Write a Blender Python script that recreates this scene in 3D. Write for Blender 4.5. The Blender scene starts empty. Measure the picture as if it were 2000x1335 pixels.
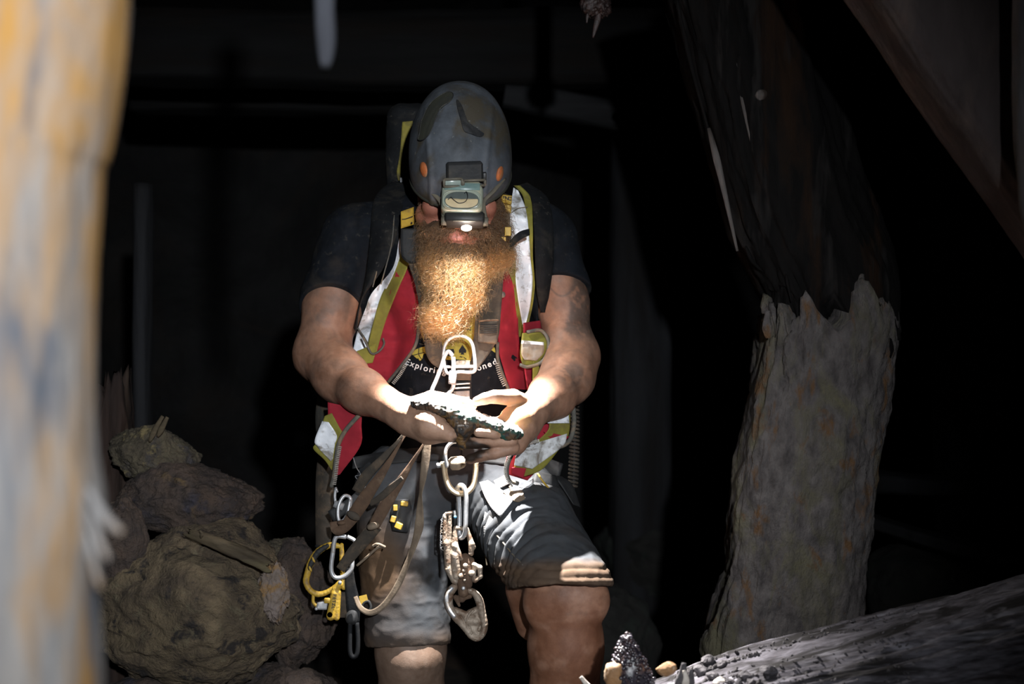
import bpy, math, random
import numpy as np
import openvdb
from mathutils import Vector, Matrix
random.seed(7)
np.random.seed(7)
C = bpy.context.scene.collection
S = bpy.context.scene

# ------------------------------------------------------------------ camera, world, lights, exposure
FP = 50.0 / 36.0 * 2000.0          # focal length in photo pixels
Y0 = 3.4                           # distance of the miner
ZC = 1.27                          # camera height


def P(px, py, d=0.0):
    """photo pixel + depth offset from the miner's plane (metres) -> world point"""
    Y = Y0 + d
    return np.array([(px - 1000.0) * Y / FP, Y, ZC - (py - 667.5) * Y / FP])


def W(px, py, d):
    px, py, d = np.broadcast_arrays(np.asarray(px, float), np.asarray(py, float), np.asarray(d, float))
    Y = Y0 + d
    return np.stack([(px - 1000.0) * Y / FP, Y, ZC - (py - 667.5) * Y / FP], -1)


cam_d = bpy.data.cameras.new('camera')
cam_d.lens = 50
cam_d.sensor_width = 36
cam_d.clip_start = 0.05
cam_d.dof.use_dof = True
cam_d.dof.focus_distance = 3.22
cam_d.dof.aperture_fstop = 2.8
cam = bpy.data.objects.new('camera', cam_d)
cam.location = (0, 0, ZC)
cam.rotation_euler = (math.pi / 2, 0, 0)
C.objects.link(cam)
S.camera = cam

wd = bpy.data.worlds.new('mine_darkness')
wd.use_nodes = True
wd.node_tree.nodes['Background'].inputs[0].default_value = (0.55, 0.65, 1, 1)
wd.node_tree.nodes['Background'].inputs[1].default_value = 0.0007
S.world = wd


def lamp(name, kind, loc, energy, col, aim=None, **kw):
    d = bpy.data.lights.new(name, kind)
    d.energy = energy
    d.color = col
    for k, v in kw.items():
        setattr(d, k, v)
    o = bpy.data.objects.new(name, d)
    o.location = loc
    if aim is not None:
        o.rotation_euler = (Vector(aim) - Vector(loc)).to_track_quat('-Z', 'Y').to_euler()
    C.objects.link(o)
    return o


# the second explorer's cap lamp, behind and above the camera
lamp('second_cap_lamp', 'SPOT', (0.42, -1.2, 1.80), 660, (0.90, 0.95, 1.0), aim=(-0.36, 3.4, 1.22),
     spot_size=math.radians(41), spot_blend=1.0, shadow_soft_size=0.04)
# the miner's own LED, pointing down at his hands
LED = P(911, 457, -0.275)
lamp('miner_cap_beam', 'SPOT', LED, 460, (1.0, 0.97, 0.94), aim=P(935, 905, -0.40),
     spot_size=math.radians(84), spot_blend=1.0, shadow_soft_size=0.005)
lamp('miner_cap_spill', 'SPOT', LED, 15, (1.0, 0.97, 0.94), aim=P(918, 905, -0.47),
     spot_size=math.radians(168), spot_blend=0.7, shadow_soft_size=0.005)

vs = S.view_settings
S.display_settings.display_device = 'sRGB'
vs.view_transform = 'Standard'
vs.look = 'None'
vs.gamma = 1
vs.use_curve_mapping = False
vs.exposure = 0.0

# ------------------------------------------------------------------ noise
def _h(i, j, k, s):
    n = (i * 374761393 + j * 668265263 + k * 2147483647 + s * 974634777) & 0xFFFFFFFF
    n = ((n ^ (n >> 13)) * 1274126177) & 0xFFFFFFFF
    n = (n ^ (n >> 16)) & 0xFFFF
    return n / 32767.5 - 1.0


def vnoise(p, s=0):
    p = np.asarray(p, float)
    i = np.floor(p).astype(np.int64)
    f = p - i
    u = f * f * (3 - 2 * f)
    r = 0
    for a in (0, 1):
        wa = u[..., 0] if a else 1 - u[..., 0]
        for b in (0, 1):
            wb = u[..., 1] if b else 1 - u[..., 1]
            for c in (0, 1):
                wc = u[..., 2] if c else 1 - u[..., 2]
                r = r + wa * wb * wc * _h(i[..., 0] + a, i[..., 1] + b, i[..., 2] + c, s)
    return r


def fbm(p, o=4, s=0, ridge=False):
    r, a = 0, 0.5
    p = np.asarray(p, float)
    for k in range(o):
        n = vnoise(p * 2.03 ** k, s + k)
        r = r + a * ((1 - 2 * np.abs(n)) if ridge else n)
        a *= 0.5
    return r


# ------------------------------------------------------------------ mesh helpers
def wloc(o):
    v = Vector((0, 0, 0))
    while o is not None:
        v += o.location
        o = o.parent
    return v


def tag(o, label=None, cat=None, group=None, kind=None):
    for k, v in (('label', label), ('category', cat), ('group', group), ('kind', kind)):
        if v:
            o[k] = v
    return o


def empty(name, loc, label, cat, group=None):
    o = bpy.data.objects.new(name, None)
    o.location = [float(c) for c in loc]
    o.empty_display_size = 0.05
    C.objects.link(o)
    return tag(o, label, cat, group)


def mk(name, V, F, mat, parent=None, smooth=True, col=None, label=None, cat=None, group=None, kind=None, base=None):
    """one mesh object from world-space verts; F is a list of index tuples or an (n,k) array"""
    V = np.asarray(V, float)
    if parent is not None:
        off = np.array(wloc(parent))
        loc = (0, 0, 0)
    else:
        if base is None:
            mn, mx = V.min(0), V.max(0)
            base = ((mn[0] + mx[0]) / 2, (mn[1] + mx[1]) / 2, mn[2])
        off = np.array([float(c) for c in base])
        loc = off
    V = V - off
    me = bpy.data.meshes.new(name)
    if isinstance(F, np.ndarray):
        tot = np.full(len(F), F.shape[1], np.int32)
        idx = F.ravel().astype(np.int32)
    else:
        tot = np.array([len(f) for f in F], np.int32)
        idx = np.array([i for f in F for i in f], np.int32)
    me.vertices.add(len(V))
    me.vertices.foreach_set('co', V.astype(np.float32).ravel())
    me.loops.add(len(idx))
    me.loops.foreach_set('vertex_index', idx)
    me.polygons.add(len(tot))
    me.polygons.foreach_set('loop_start', np.concatenate([[0], np.cumsum(tot)[:-1]]).astype(np.int32))
    me.polygons.foreach_set('use_smooth', np.full(len(tot), bool(smooth)))
    me.update(calc_edges=True)
    me.validate()
    if col is not None:
        a = me.color_attributes.new('Col', 'FLOAT_COLOR', 'POINT')
        c4 = np.ones((len(V), 4), np.float32)
        c4[:, :3] = col
        a.data.foreach_set('color', c4.ravel())
    if mat is not None:
        me.materials.append(mat)
    o = bpy.data.objects.new(name, me)
    o.location = [float(c) for c in loc]
    if parent is not None:
        o.parent = parent
    C.objects.link(o)
    return tag(o, label, cat, group, kind)


class MB:
    """collects simple solids into one mesh"""

    def __init__(self):
        self.V, self.F, self.n = [], [], 0

    def add(self, V, F):
        V = np.asarray(V, float)
        self.V.append(V)
        self.F += [tuple(int(i) + self.n for i in f) for f in F]
        self.n += len(V)
        return self

    def out(self):
        return np.concatenate(self.V), self.F

    def mk(self, name, mat, parent=None, **k):
        V, F = self.out()
        return mk(name, V, F, mat, parent, **k)


def vnormals(V, F):
    N = np.zeros_like(V)
    F = np.asarray(F)
    a, b, c = V[F[:, 0]], V[F[:, 1]], V[F[:, 2]]
    n = np.cross(b - a, c - a)
    if F.shape[1] == 4:
        d = V[F[:, 3]]
        n = n + np.cross(c - a, d - a)
    for k in range(F.shape[1]):
        np.add.at(N, F[:, k], n)
    return N / (np.linalg.norm(N, axis=1, keepdims=True) + 1e-12)


def cr(pts, n=8, closed=False):
    """Catmull-Rom through points (any dimension)"""
    p = np.asarray(pts, float)
    m = len(p)
    out = []
    rng = range(m if closed else m - 1)
    for i in rng:
        if closed:
            a, b, c, d = p[(i - 1) % m], p[i], p[(i + 1) % m], p[(i + 2) % m]
        else:
            b, c = p[i], p[i + 1]
            a = p[i - 1] if i > 0 else 2 * b - c
            d = p[i + 2] if i + 2 < m else 2 * c - b
        for t in np.arange(n) / n:
            out.append(0.5 * (2 * b + (c - a) * t + (2 * a - 5 * b + 4 * c - d) * t * t + (3 * b - a - 3 * c + d) * t ** 3))
    if not closed:
        out.append(p[-1])
    return np.array(out)


def tube(pts, r, n=10, closed=False, flat=1.0, up=None):
    p = np.asarray(pts, float)
    m = len(p)
    r = np.broadcast_to(np.asarray(r, float), (m,))
    if closed:
        T = np.roll(p, -1, 0) - np.roll(p, 1, 0)
    else:
        T = np.gradient(p, axis=0)
    T = T / (np.linalg.norm(T, axis=1, keepdims=True) + 1e-12)
    ref = np.array(up if up is not None else ((0, 1, 0) if abs(T[0][1]) < 0.8 else (1, 0, 0)), float)
    N = np.zeros_like(p)
    v = ref - T[0] * ref.dot(T[0])
    v /= np.linalg.norm(v) + 1e-12
    for i in range(m):
        if up is not None:
            v = ref.copy()
        v = v - T[i] * v.dot(T[i])
        v /= np.linalg.norm(v) + 1e-12
        N[i] = v
    B = np.cross(T, N)
    an = np.arange(n) / n * 2 * math.pi
    V = (p[:, None, :] + r[:, None, None] * (np.cos(an)[None, :, None] * N[:, None, :] * flat + np.sin(an)[None, :, None] * B[:, None, :])).reshape(-1, 3)
    F = []
    for i in range(m if closed else m - 1):
        j = (i + 1) % m
        for k in range(n):
            l = (k + 1) % n
            F.append((i * n + k, i * n + l, j * n + l, j * n + k))
    if not closed:
        F.append(tuple(range(n - 1, -1, -1)))
        F.append(tuple((m - 1) * n + k for k in range(n)))
    return V, F


def basis(R, c, V):
    return np.asarray(V) @ np.asarray(R) + np.asarray(c)


def rbox(c, h, R=np.eye(3), b=0.15):
    """chamfered box: half sizes h, rows of R are its axes"""
    h = np.asarray(h, float)
    e = min(h) * b
    pts, F = [], []
    idx = {}
    for sx in (-1, 1):
        for sy in (-1, 1):
            for sz in (-1, 1):
                for ax in range(3):
                    q = np.array([sx, sy, sz]) * (h - e)
                    q[ax] = (sx, sy, sz)[ax] * h[ax]
                    idx[(sx, sy, sz, ax)] = len(pts)
                    pts.append(q)
    for ax in range(3):
        o1, o2 = [a for a in range(3) if a != ax]
        for s in (-1, 1):
            f = []
            for (u, v) in ((-1, -1), (1, -1), (1, 1), (-1, 1)):
                k = [0, 0, 0]
                k[ax], k[o1], k[o2] = s, u, v
                f.append(idx[(*k, ax)])
            F.append(tuple(f))
            for u in (-1, 1):
                if o1 > ax:
                    pass
        for u in (-1, 1):
            for v in (-1, 1):
                # edge along ax between o1 and o2 faces
                a = [0, 0, 0]
                bq = [0, 0, 0]
                a[ax], a[o1], a[o2] = -1, u, v
                bq[ax], bq[o1], bq[o2] = 1, u, v
                F.append((idx[(*a, o1)], idx[(*bq, o1)], idx[(*bq, o2)], idx[(*a, o2)]))
    for sx in (-1, 1):
        for sy in (-1, 1):
            for sz in (-1, 1):
                F.append(tuple(idx[(sx, sy, sz, a)] for a in range(3)))
    pts = np.array(pts)
    G = []
    for f in F:
        q = pts[list(f)]
        n = np.cross(q[1] - q[0], q[2] - q[0])
        G.append(f if n.dot(q.mean(0)) > 0 else tuple(reversed(f)))
    return basis(R, c, pts), G


# ------------------------------------------------------------------ signed distance fields
class Field:
    M = 0.06

    def __init__(self, lo, hi, vox, M=None):
        self.lo = np.asarray(lo, float)
        self.vox = vox
        self.n = np.ceil((np.asarray(hi, float) - self.lo) / vox).astype(int) + 1
        if M:
            self.M = M
        self.f = np.full(self.n, self.M, np.float32)

    def box(self, mn, mx):
        a = np.clip(np.floor((np.asarray(mn) - self.M - self.lo) / self.vox).astype(int), 0, self.n)
        b = np.clip(np.ceil((np.asarray(mx) + self.M - self.lo) / self.vox).astype(int) + 1, 0, self.n)
        sl = tuple(slice(int(i), int(j)) for i, j in zip(a, b))
        ax = [self.lo[k] + self.vox * np.arange(a[k], b[k]) for k in range(3)]
        return sl, (ax[0][:, None, None], ax[1][None, :, None], ax[2][None, None, :])

    def put(self, sl, d, k, sub=False):
        g = self.f[sl]
        if g.size == 0:
            return self
        d = d.astype(np.float32)
        if sub:
            d = -d
            if k > 0:
                h = np.maximum(k - np.abs(g - d), 0) / k
                self.f[sl] = np.maximum(g, d) + h * h * k * 0.25
            else:
                self.f[sl] = np.maximum(g, d)
        else:
            if k > 0:
                h = np.maximum(k - np.abs(g - d), 0) / k
                self.f[sl] = np.minimum(np.minimum(g, d) - h * h * k * 0.25, self.M)
            else:
                self.f[sl] = np.minimum(g, d)
        return self

    def cap(self, a, b, ra, rb, k=0.01, sub=False):
        a, b = np.asarray(a, float), np.asarray(b, float)
        r = max(ra, rb)
        sl, (x, y, z) = self.box(np.minimum(a, b) - r, np.maximum(a, b) + r)
        d = b - a
        L = max(d.dot(d), 1e-12)
        px, py, pz = x - a[0], y - a[1], z - a[2]
        t = np.clip((px * d[0] + py * d[1] + pz * d[2]) / L, 0, 1)
        D = np.sqrt((px - t * d[0]) ** 2 + (py - t * d[1]) ** 2 + (pz - t * d[2]) ** 2) - (ra + (rb - ra) * t)
        return self.put(sl, D, k, sub)

    def chain(self, pts, k=0.01, grow=0.0, sub=False):
        for (a, ra), (b, rb) in zip(pts[:-1], pts[1:]):
            self.cap(a, b, ra + grow, rb + grow, k, sub)
        return self

    def ell(self, c, r, R=np.eye(3), k=0.01, sub=False):
        c, r, R = np.asarray(c, float), np.asarray(r, float), np.asarray(R, float)
        m = max(r)
        sl, (x, y, z) = self.box(c - m, c + m)
        x, y, z = x - c[0], y - c[1], z - c[2]
        q = [(R[i][0] * x + R[i][1] * y + R[i][2] * z) for i in range(3)]
        k0 = np.sqrt(sum((q[i] / r[i]) ** 2 for i in range(3)))
        k1 = np.sqrt(sum((q[i] / r[i] ** 2) ** 2 for i in range(3)))
        D = k0 * (k0 - 1) / (k1 + 1e-9)
        return self.put(sl, D, k, sub)

    def bx(self, c, h, R=np.eye(3), rnd=0.003, k=0.0, sub=False):
        c, h, R = np.asarray(c, float), np.asarray(h, float), np.asarray(R, float)
        m = np.linalg.norm(h)
        sl, (x, y, z) = self.box(c - m, c + m)
        x, y, z = x - c[0], y - c[1], z - c[2]
        q = [np.abs(R[i][0] * x + R[i][1] * y + R[i][2] * z) - (h[i] - rnd) for i in range(3)]
        D = np.sqrt(sum(np.maximum(v, 0) ** 2 for v in q)) + np.minimum(np.maximum(np.maximum(q[0], q[1]), q[2]), 0) - rnd
        return self.put(sl, D, k, sub)

    def cut(self, p, n, mn, mx, k=0.0):
        """remove what lies on the +n side of the plane, inside the box mn..mx"""
        p, n = np.asarray(p, float), np.asarray(n, float)
        n = n / np.linalg.norm(n)
        mn, mx = np.minimum(mn, mx), np.maximum(mn, mx)
        sl, (x, y, z) = self.box(mn + self.M, mx - self.M)
        D = (x - p[0]) * n[0] + (y - p[1]) * n[1] + (z - p[2]) * n[2]
        return self.put(sl, -D, k, True)

    def mesh(self):
        g = openvdb.FloatGrid(self.M)
        g.copyFromArray(np.ascontiguousarray(np.minimum(self.f, self.M)))
        p, q = g.convertToQuads(0.0)
        V = p.astype(float) * self.vox + self.lo
        q = q.astype(np.int64)
        N = vnormals(V, q)
        s = 0.0
        i = np.random.randint(0, len(V), 400)
        s = np.mean(self.sample(V[i] + N[i] * self.vox * 1.5) - self.sample(V[i] - N[i] * self.vox * 1.5))
        if s < 0:
            q = q[:, ::-1]
        return V, np.ascontiguousarray(q)

    def sample(self, p):
        u = (np.asarray(p) - self.lo) / self.vox
        i = np.floor(u).astype(int)
        ok = np.all((i >= 0) & (i < self.n - 1), -1)
        i = np.clip(i, 0, self.n - 2)
        t = u - i
        r = 0
        for a in (0, 1):
            for b in (0, 1):
                for c in (0, 1):
                    w = (t[..., 0] if a else 1 - t[..., 0]) * (t[..., 1] if b else 1 - t[..., 1]) * (t[..., 2] if c else 1 - t[..., 2])
                    r = r + w * self.f[i[..., 0] + a, i[..., 1] + b, i[..., 2] + c]
        return np.where(ok, r, self.M)


DRAPE = []


def drape(px, py, start=-0.55, fields=None):
    """depth offset of the first clothed surface that the line of sight meets"""
    px, py = np.asarray(px, float), np.asarray(py, float)
    d = np.full(px.shape, start)
    hit = np.zeros(px.shape, bool)
    for _ in range(140):
        f = np.min([F.sample(W(px, py, d)) for F in (fields or DRAPE)], axis=0)
        hit |= f < 0.0012
        d = np.where(hit, d, d + np.clip(f * 0.8, 0.0012, 0.05))
        if np.all(hit | (d > 0.4)):
            break
    return np.where(hit, d, np.nan)


def blur2(a, n=1):
    for _ in range(n):
        b = np.pad(a, 1, mode='edge')
        a = (b[:-2, 1:-1] + b[2:, 1:-1] + b[1:-1, :-2] + b[1:-1, 2:] + 2 * b[1:-1, 1:-1]) / 6
    return a


def fillnan(a):
    for _ in range(200):
        m = np.isnan(a)
        if not m.any() or m.all():
            break
        b = np.pad(a, 1, constant_values=np.nan)
        st = np.stack([b[:-2, 1:-1], b[2:, 1:-1], b[1:-1, :-2], b[1:-1, 2:]])
        w = ~np.isnan(st)
        with np.errstate(all='ignore'):
            mean = np.where(w.sum(0) > 0, np.nansum(st, 0) / np.maximum(w.sum(0), 1), np.nan)
        a = np.where(m, mean, a)
    return np.nan_to_num(a, nan=0.0)


def resamp(pts, n, smooth=True):
    p = cr(pts, 8) if smooth and len(pts) > 2 else np.asarray(pts, float)
    s = np.concatenate([[0], np.cumsum(np.linalg.norm(np.diff(p[:, :2], axis=0), axis=1))])
    t = np.linspace(0, s[-1], n)
    return np.stack([np.interp(t, s, p[:, k]) for k in range(p.shape[1])], -1)


def sheet(G, th):
    """closed slab from a (nv,nu,3) grid; thickness away from the camera"""
    nv, nu = G.shape[:2]
    c = np.array([0, 0, ZC])
    dirv = G - c
    dirv = dirv / np.linalg.norm(dirv, axis=-1, keepdims=True)
    A = G.reshape(-1, 3)
    B = (G + dirv * th).reshape(-1, 3)
    n = nv * nu
    F = []
    for i in range(nv - 1):
        for j in range(nu - 1):
            a, b, cc, d = i * nu + j, i * nu + j + 1, (i + 1) * nu + j + 1, (i + 1) * nu + j
            F.append((a, d, cc, b))
            F.append((a + n, b + n, cc + n, d + n))
    edge = [(0, j) for j in range(nu)] + [(i, nu - 1) for i in range(1, nv)] + [(nv - 1, j) for j in range(nu - 2, -1, -1)] + [(i, 0) for i in range(nv - 2, 0, -1)]
    e = [i * nu + j for i, j in edge]
    for a, b in zip(e, e[1:] + e[:1]):
        F.append((a, b, b + n, a + n))
    return np.concatenate([A, B]), F


def strip(L, R, off=0.01, th=0.003, nv=40, nu=10, dep=None, wr=0.0, ws=40, sm=3, seed=0, smooth=True, bulge=0.0, fields=None):
    """cloth between a left and a right outline (photo pixels), laid over the body or at depths dep"""
    l, r = resamp(L, nv, smooth), resamp(R, nv, smooth)
    t = np.linspace(0, 1, nu)[None, :, None]
    G = l[:, None, :] * (1 - t) + r[:, None, :] * t
    px, py = G[..., 0], G[..., 1]
    if G.shape[-1] > 2:
        d = G[..., 2]
    elif dep is not None:
        d = dep(px, py) if callable(dep) else np.full(px.shape, dep)
    else:
        raw = fillnan(drape(px, py, fields=fields))
        d = blur2(np.minimum(blur2(raw, sm), raw), sm) - off
    if wr:
        q = np.stack([px / ws, py / ws, np.zeros_like(px) + seed], -1)
        d = d + wr * fbm(q, 3, seed)
    if bulge:
        d = d - bulge * np.sin(t[..., 0] * math.pi)
    return sheet(W(px, py, d), th)


def ribbon(pts, w, off=0.01, th=0.002, n=30, nu=5, tw=None, **k):
    """strap along a centre line (px,py[,d]) with width w px"""
    p = resamp(pts, n)
    T = np.gradient(p[:, :2], axis=0)
    T /= np.linalg.norm(T, axis=1, keepdims=True) + 1e-9
    N = np.stack([-T[:, 1], T[:, 0]], -1)
    w = np.interp(np.linspace(0, 1, n), np.linspace(0, 1, np.size(w)), np.atleast_1d(w)) if np.size(w) > 1 else np.full(n, float(w))
    a, b = p.copy(), p.copy()
    a[:, :2] += N * w[:, None] / 2
    b[:, :2] -= N * w[:, None] / 2
    if tw is not None and p.shape[1] > 2:
        q = np.interp(np.linspace(0, 1, n), np.linspace(0, 1, len(tw)), tw)
        a[:, 2] += q
        b[:, 2] -= q
    return strip(b, a, off, th, n, nu, smooth=False, **k)


def cross3(a, b):
    return np.cross(a, b)


def stroke(pts, r, off=0.012, n=8, closed=False, res=6, sm=0):
    """a cord or bar along (px,py,d) or draped (px,py) points"""
    p = cr(pts, res, closed)
    if p.shape[1] > 2:
        d = p[:, 2]
    else:
        raw = fillnan(drape(p[:, 0], p[:, 1])[None, :])[0]
        for _ in range(sm):
            raw = np.convolve(np.pad(raw, 1, mode='edge'), [0.25, 0.5, 0.25], 'valid')
        d = raw - off
    return tube(W(p[:, 0], p[:, 1], d), r, n, closed)


def ico(sub=4):
    import bmesh
    b = bmesh.new()
    bmesh.ops.create_icosphere(b, subdivisions=sub, radius=1)
    V = np.array([v.co[:] for v in b.verts])
    F = np.array([[v.index for v in f.verts] for f in b.faces])
    b.free()
    return V, F


ICO = {}


def rockmesh(c, r, seed, amp=0.25, sub=5, rot=0.0, flat=0.6, fine=0.05, planes=10, R=None):
    if sub not in ICO:
        ICO[sub] = ico(sub)
    U, F = ICO[sub]
    rs = np.random.RandomState(seed)
    rad = np.ones(len(U))
    for _ in range(planes):                        # flat fracture faces
        n = rs.normal(size=3)
        n /= np.linalg.norm(n)
        h = rs.uniform(0.62, 0.95)
        dd = U @ n
        rad = np.where(dd > 0.05, np.minimum(rad, h / np.maximum(dd, 0.05)), rad)
    rad = rad * flat + (1 - flat)
    rad = rad * (1 + amp * fbm(U * 1.3 + seed * 3.1, 4, seed)) + fine * fbm(U * 6 + seed, 5, seed + 9, True) + fine * 0.5 * fbm(U * 17, 3, seed + 4)
    V = U * rad[:, None] * np.asarray(r)
    if R is None:
        ca, sa = math.cos(rot), math.sin(rot)
        R = np.array([[ca, 0, sa], [0, 1, 0], [-sa, 0, ca]])
    return V @ np.asarray(R) + np.asarray(c), F


# ------------------------------------------------------------------ materials
def M(name, c1, c2=None, sc=30, rough=0.7, metal=0.0, bump=0.3, bsc=None, bd=0.003, stretch=(1, 1, 1), c3=None, s3=12, t3=(0.5, 0.6),
      c4=None, s4=40, t4=(0.6, 0.66), vc=False, spec=0.5, coat=0, trans=0, emit=0, weave=0, sss=0, sheen=0, detail=6, rvar=0.12, mid=(0.35, 0.65), alpha=None):
    m = bpy.data.materials.new(name)
    m.use_nodes = True
    nt = m.node_tree
    N, L = nt.nodes, nt.links
    b = N['Principled BSDF']
    tc = N.new('ShaderNodeTexCoord')
    mp = N.new('ShaderNodeMapping')
    mp.inputs['Scale'].default_value = stretch
    L.new(tc.outputs['Object'], mp.inputs[0])
    co = mp.outputs[0]

    def noise(s, det=detail, dist=0.0):
        n = N.new('ShaderNodeTexNoise')
        n.inputs['Scale'].default_value = s
        n.inputs['Detail'].default_value = det
        n.inputs['Roughness'].default_value = 0.62
        n.inputs['Distortion'].default_value = dist
        L.new(co, n.inputs['Vector'])
        return n.outputs['Fac']

    def ramp(f, a, z):
        r = N.new('ShaderNodeMapRange')
        r.inputs[1].default_value = a
        r.inputs[2].default_value = z
        L.new(f, r.inputs[0])
        return r.outputs[0]

    def mix(f, a, c, bt='MIX'):
        x = N.new('ShaderNodeMix')
        x.data_type = 'RGBA'
        x.blend_type = bt
        for sock, v in ((x.inputs[0], f), (x.inputs[6], a), (x.inputs[7], c)):
            if isinstance(v, (int, float)):
                sock.default_value = v
            elif isinstance(v, tuple):
                sock.default_value = (*v[:3], 1)
            else:
                L.new(v, sock)
        return x.outputs[2]

    nz = noise(sc)
    if c2 is None:
        c2 = tuple(v * 0.75 for v in c1)
    col = mix(ramp(nz, *mid), c1, c2)
    if c3 is not None:
        col = mix(ramp(noise(s3, 5, 0.6), *t3), col, c3)
    if c4 is not None:
        col = mix(ramp(noise(s4, 4, 0.3), *t4), col, c4)
    if vc:
        at = N.new('ShaderNodeVertexColor')
        at.layer_name = 'Col'
        col = mix(1.0, col, at.outputs[0], 'MULTIPLY')
    L.new(col, b.inputs['Base Color'])
    rr = N.new('ShaderNodeMapRange')
    rr.inputs[3].default_value = max(0.02, rough - rvar)
    rr.inputs[4].default_value = min(1, rough + rvar)
    L.new(nz, rr.inputs[0])
    L.new(rr.outputs[0], b.inputs['Roughness'])
    b.inputs['Metallic'].default_value = metal
    b.inputs['Specular IOR Level'].default_value = spec
    b.inputs['Coat Weight'].default_value = coat
    b.inputs['Transmission Weight'].default_value = trans
    if sss:
        b.inputs['Subsurface Weight'].default_value = sss
        b.inputs['Subsurface Radius'].default_value = (0.012, 0.005, 0.003)
        b.inputs['Subsurface Scale'].default_value = 1.0
    if sheen:
        b.inputs['Sheen Weight'].default_value = sheen
    if emit:
        b.inputs['Emission Color'].default_value = (*c1, 1)
        b.inputs['Emission Strength'].default_value = emit
    if bump or weave:
        h = noise(bsc or sc * 2.5, 8)
        if weave:
            w1 = N.new('ShaderNodeTexWave')
            w1.inputs['Scale'].default_value = weave
            w1.bands_direction = 'DIAGONAL'
            L.new(tc.outputs['Object'], w1.inputs[0])
            ad = N.new('ShaderNodeMath')
            ad.operation = 'MULTIPLY_ADD'
            ad.inputs[1].default_value = 0.35
            L.new(w1.outputs['Fac'], ad.inputs[0])
            L.new(h, ad.inputs[2])
            h = ad.outputs[0]
        bp = N.new('ShaderNodeBump')
        bp.inputs['Strength'].default_value = bump
        bp.inputs['Distance'].default_value = bd
        L.new(h, bp.inputs['Height'])
        L.new(bp.outputs[0], b.inputs['Normal'])
    return m

# ------------------------------------------------------------------ the setting: mine chamber
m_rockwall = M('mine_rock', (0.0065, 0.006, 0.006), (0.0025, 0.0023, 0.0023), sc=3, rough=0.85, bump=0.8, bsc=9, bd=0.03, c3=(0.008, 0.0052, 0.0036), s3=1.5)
m_floor = M('mine_mud', (0.02, 0.014, 0.010), (0.008, 0.006, 0.005), sc=6, rough=0.8, bump=0.8, bsc=18, bd=0.02, c3=(0.04, 0.022, 0.012), s3=2.5)


def wall(name, f, nu, nv, mat, amp, fs, seed, axis):
    u, v = np.meshgrid(np.linspace(0, 1, nu), np.linspace(0, 1, nv), indexing='ij')
    G = f(u, v)
    nz = fbm(G * fs, 5, seed, False) * amp + fbm(G * fs * 0.4, 2, seed + 5, True) * amp
    G = G + nz[..., None] * np.asarray(axis, float)
    i, j = np.meshgrid(np.arange(nu - 1), np.arange(nv - 1), indexing='ij')
    a = (i * nv + j).ravel()
    F = np.stack([a, a + nv, a + nv + 1, a + 1], -1)
    o = mk(name, G.reshape(-1, 3), F, mat, kind='structure')
    return o


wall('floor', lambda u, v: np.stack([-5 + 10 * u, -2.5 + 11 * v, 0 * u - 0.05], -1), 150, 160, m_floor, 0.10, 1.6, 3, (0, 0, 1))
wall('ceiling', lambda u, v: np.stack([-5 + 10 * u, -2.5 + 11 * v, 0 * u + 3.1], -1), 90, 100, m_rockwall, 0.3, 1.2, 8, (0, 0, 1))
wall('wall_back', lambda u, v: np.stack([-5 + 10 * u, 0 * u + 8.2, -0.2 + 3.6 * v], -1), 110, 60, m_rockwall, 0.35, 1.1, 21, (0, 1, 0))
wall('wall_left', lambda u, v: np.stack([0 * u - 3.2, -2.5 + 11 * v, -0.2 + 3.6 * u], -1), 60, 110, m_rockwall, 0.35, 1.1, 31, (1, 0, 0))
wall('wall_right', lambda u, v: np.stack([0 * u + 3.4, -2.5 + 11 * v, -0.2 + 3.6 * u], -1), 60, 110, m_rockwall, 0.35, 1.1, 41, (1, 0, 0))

# ------------------------------------------------------------------ the miner
m_skin = M('skin', (1.0, 1.0, 1.0), (0.80, 0.76, 0.74), sc=55, rough=0.55, bump=0.35, bsc=260, bd=0.0012, vc=True, spec=0.35, sss=0.06,
           c3=(0.62, 0.55, 0.50), s3=14, t3=(0.52, 0.72))
m_shirt = M('black_jersey', (0.0085, 0.0105, 0.0145), (0.005, 0.006, 0.008), sc=25, rough=0.9, bump=0.3, bsc=400, bd=0.0008, c3=(0.030, 0.026, 0.022), s3=9, t3=(0.52, 0.75), c4=(0.035, 0.032, 0.028), s4=60, t4=(.60, .72), spec=0.15)
m_shorts = M('grey_canvas', (1, 1, 1), (0.8, 0.8, 0.8), sc=18, rough=0.9, bump=0.35, bsc=350, bd=0.001, vc=True, spec=0.2, c4=(0.55, 0.5, 0.44), s4=13, t4=(0.55, 0.72))
m_red = M('red_mesh_fabric', (0.32, 0.020, 0.034), (0.24, 0.016, 0.026), sc=20, rough=0.85, bump=0.25, bsc=500, bd=0.0008, spec=0.2, c3=(0.20, 0.02, 0.02), s3=16, t3=(0.6, 0.8))
m_lime = M('lime_trim_fabric', (0.235, 0.215, 0.038), (0.165, 0.145, 0.03), sc=30, rough=0.8, bump=0.3, bsc=300, bd=0.001, spec=0.2, c3=(0.13, 0.10, 0.04), s3=20, t3=(0.56, 0.75))
m_tape = M('reflective_tape', (0.88, 0.90, 0.95), (0.72, 0.74, 0.78), sc=26, rough=0.35, bump=0.5, bsc=70, bd=0.002, c3=(0.30, 0.28, 0.25), s3=22, t3=(0.54, 0.64), c4=(0.5, 0.5, 0.5), s4=60, t4=(.58, .66), spec=0.6)
m_tape_dirty = M('dirty_reflective_tape', (0.75, 0.76, 0.78), (0.42, 0.42, 0.40), sc=35, rough=0.35, bump=0.6, bsc=80, bd=0.002, c3=(0.18, 0.15, 0.12), s3=30, t3=(0.50, 0.66))
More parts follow.
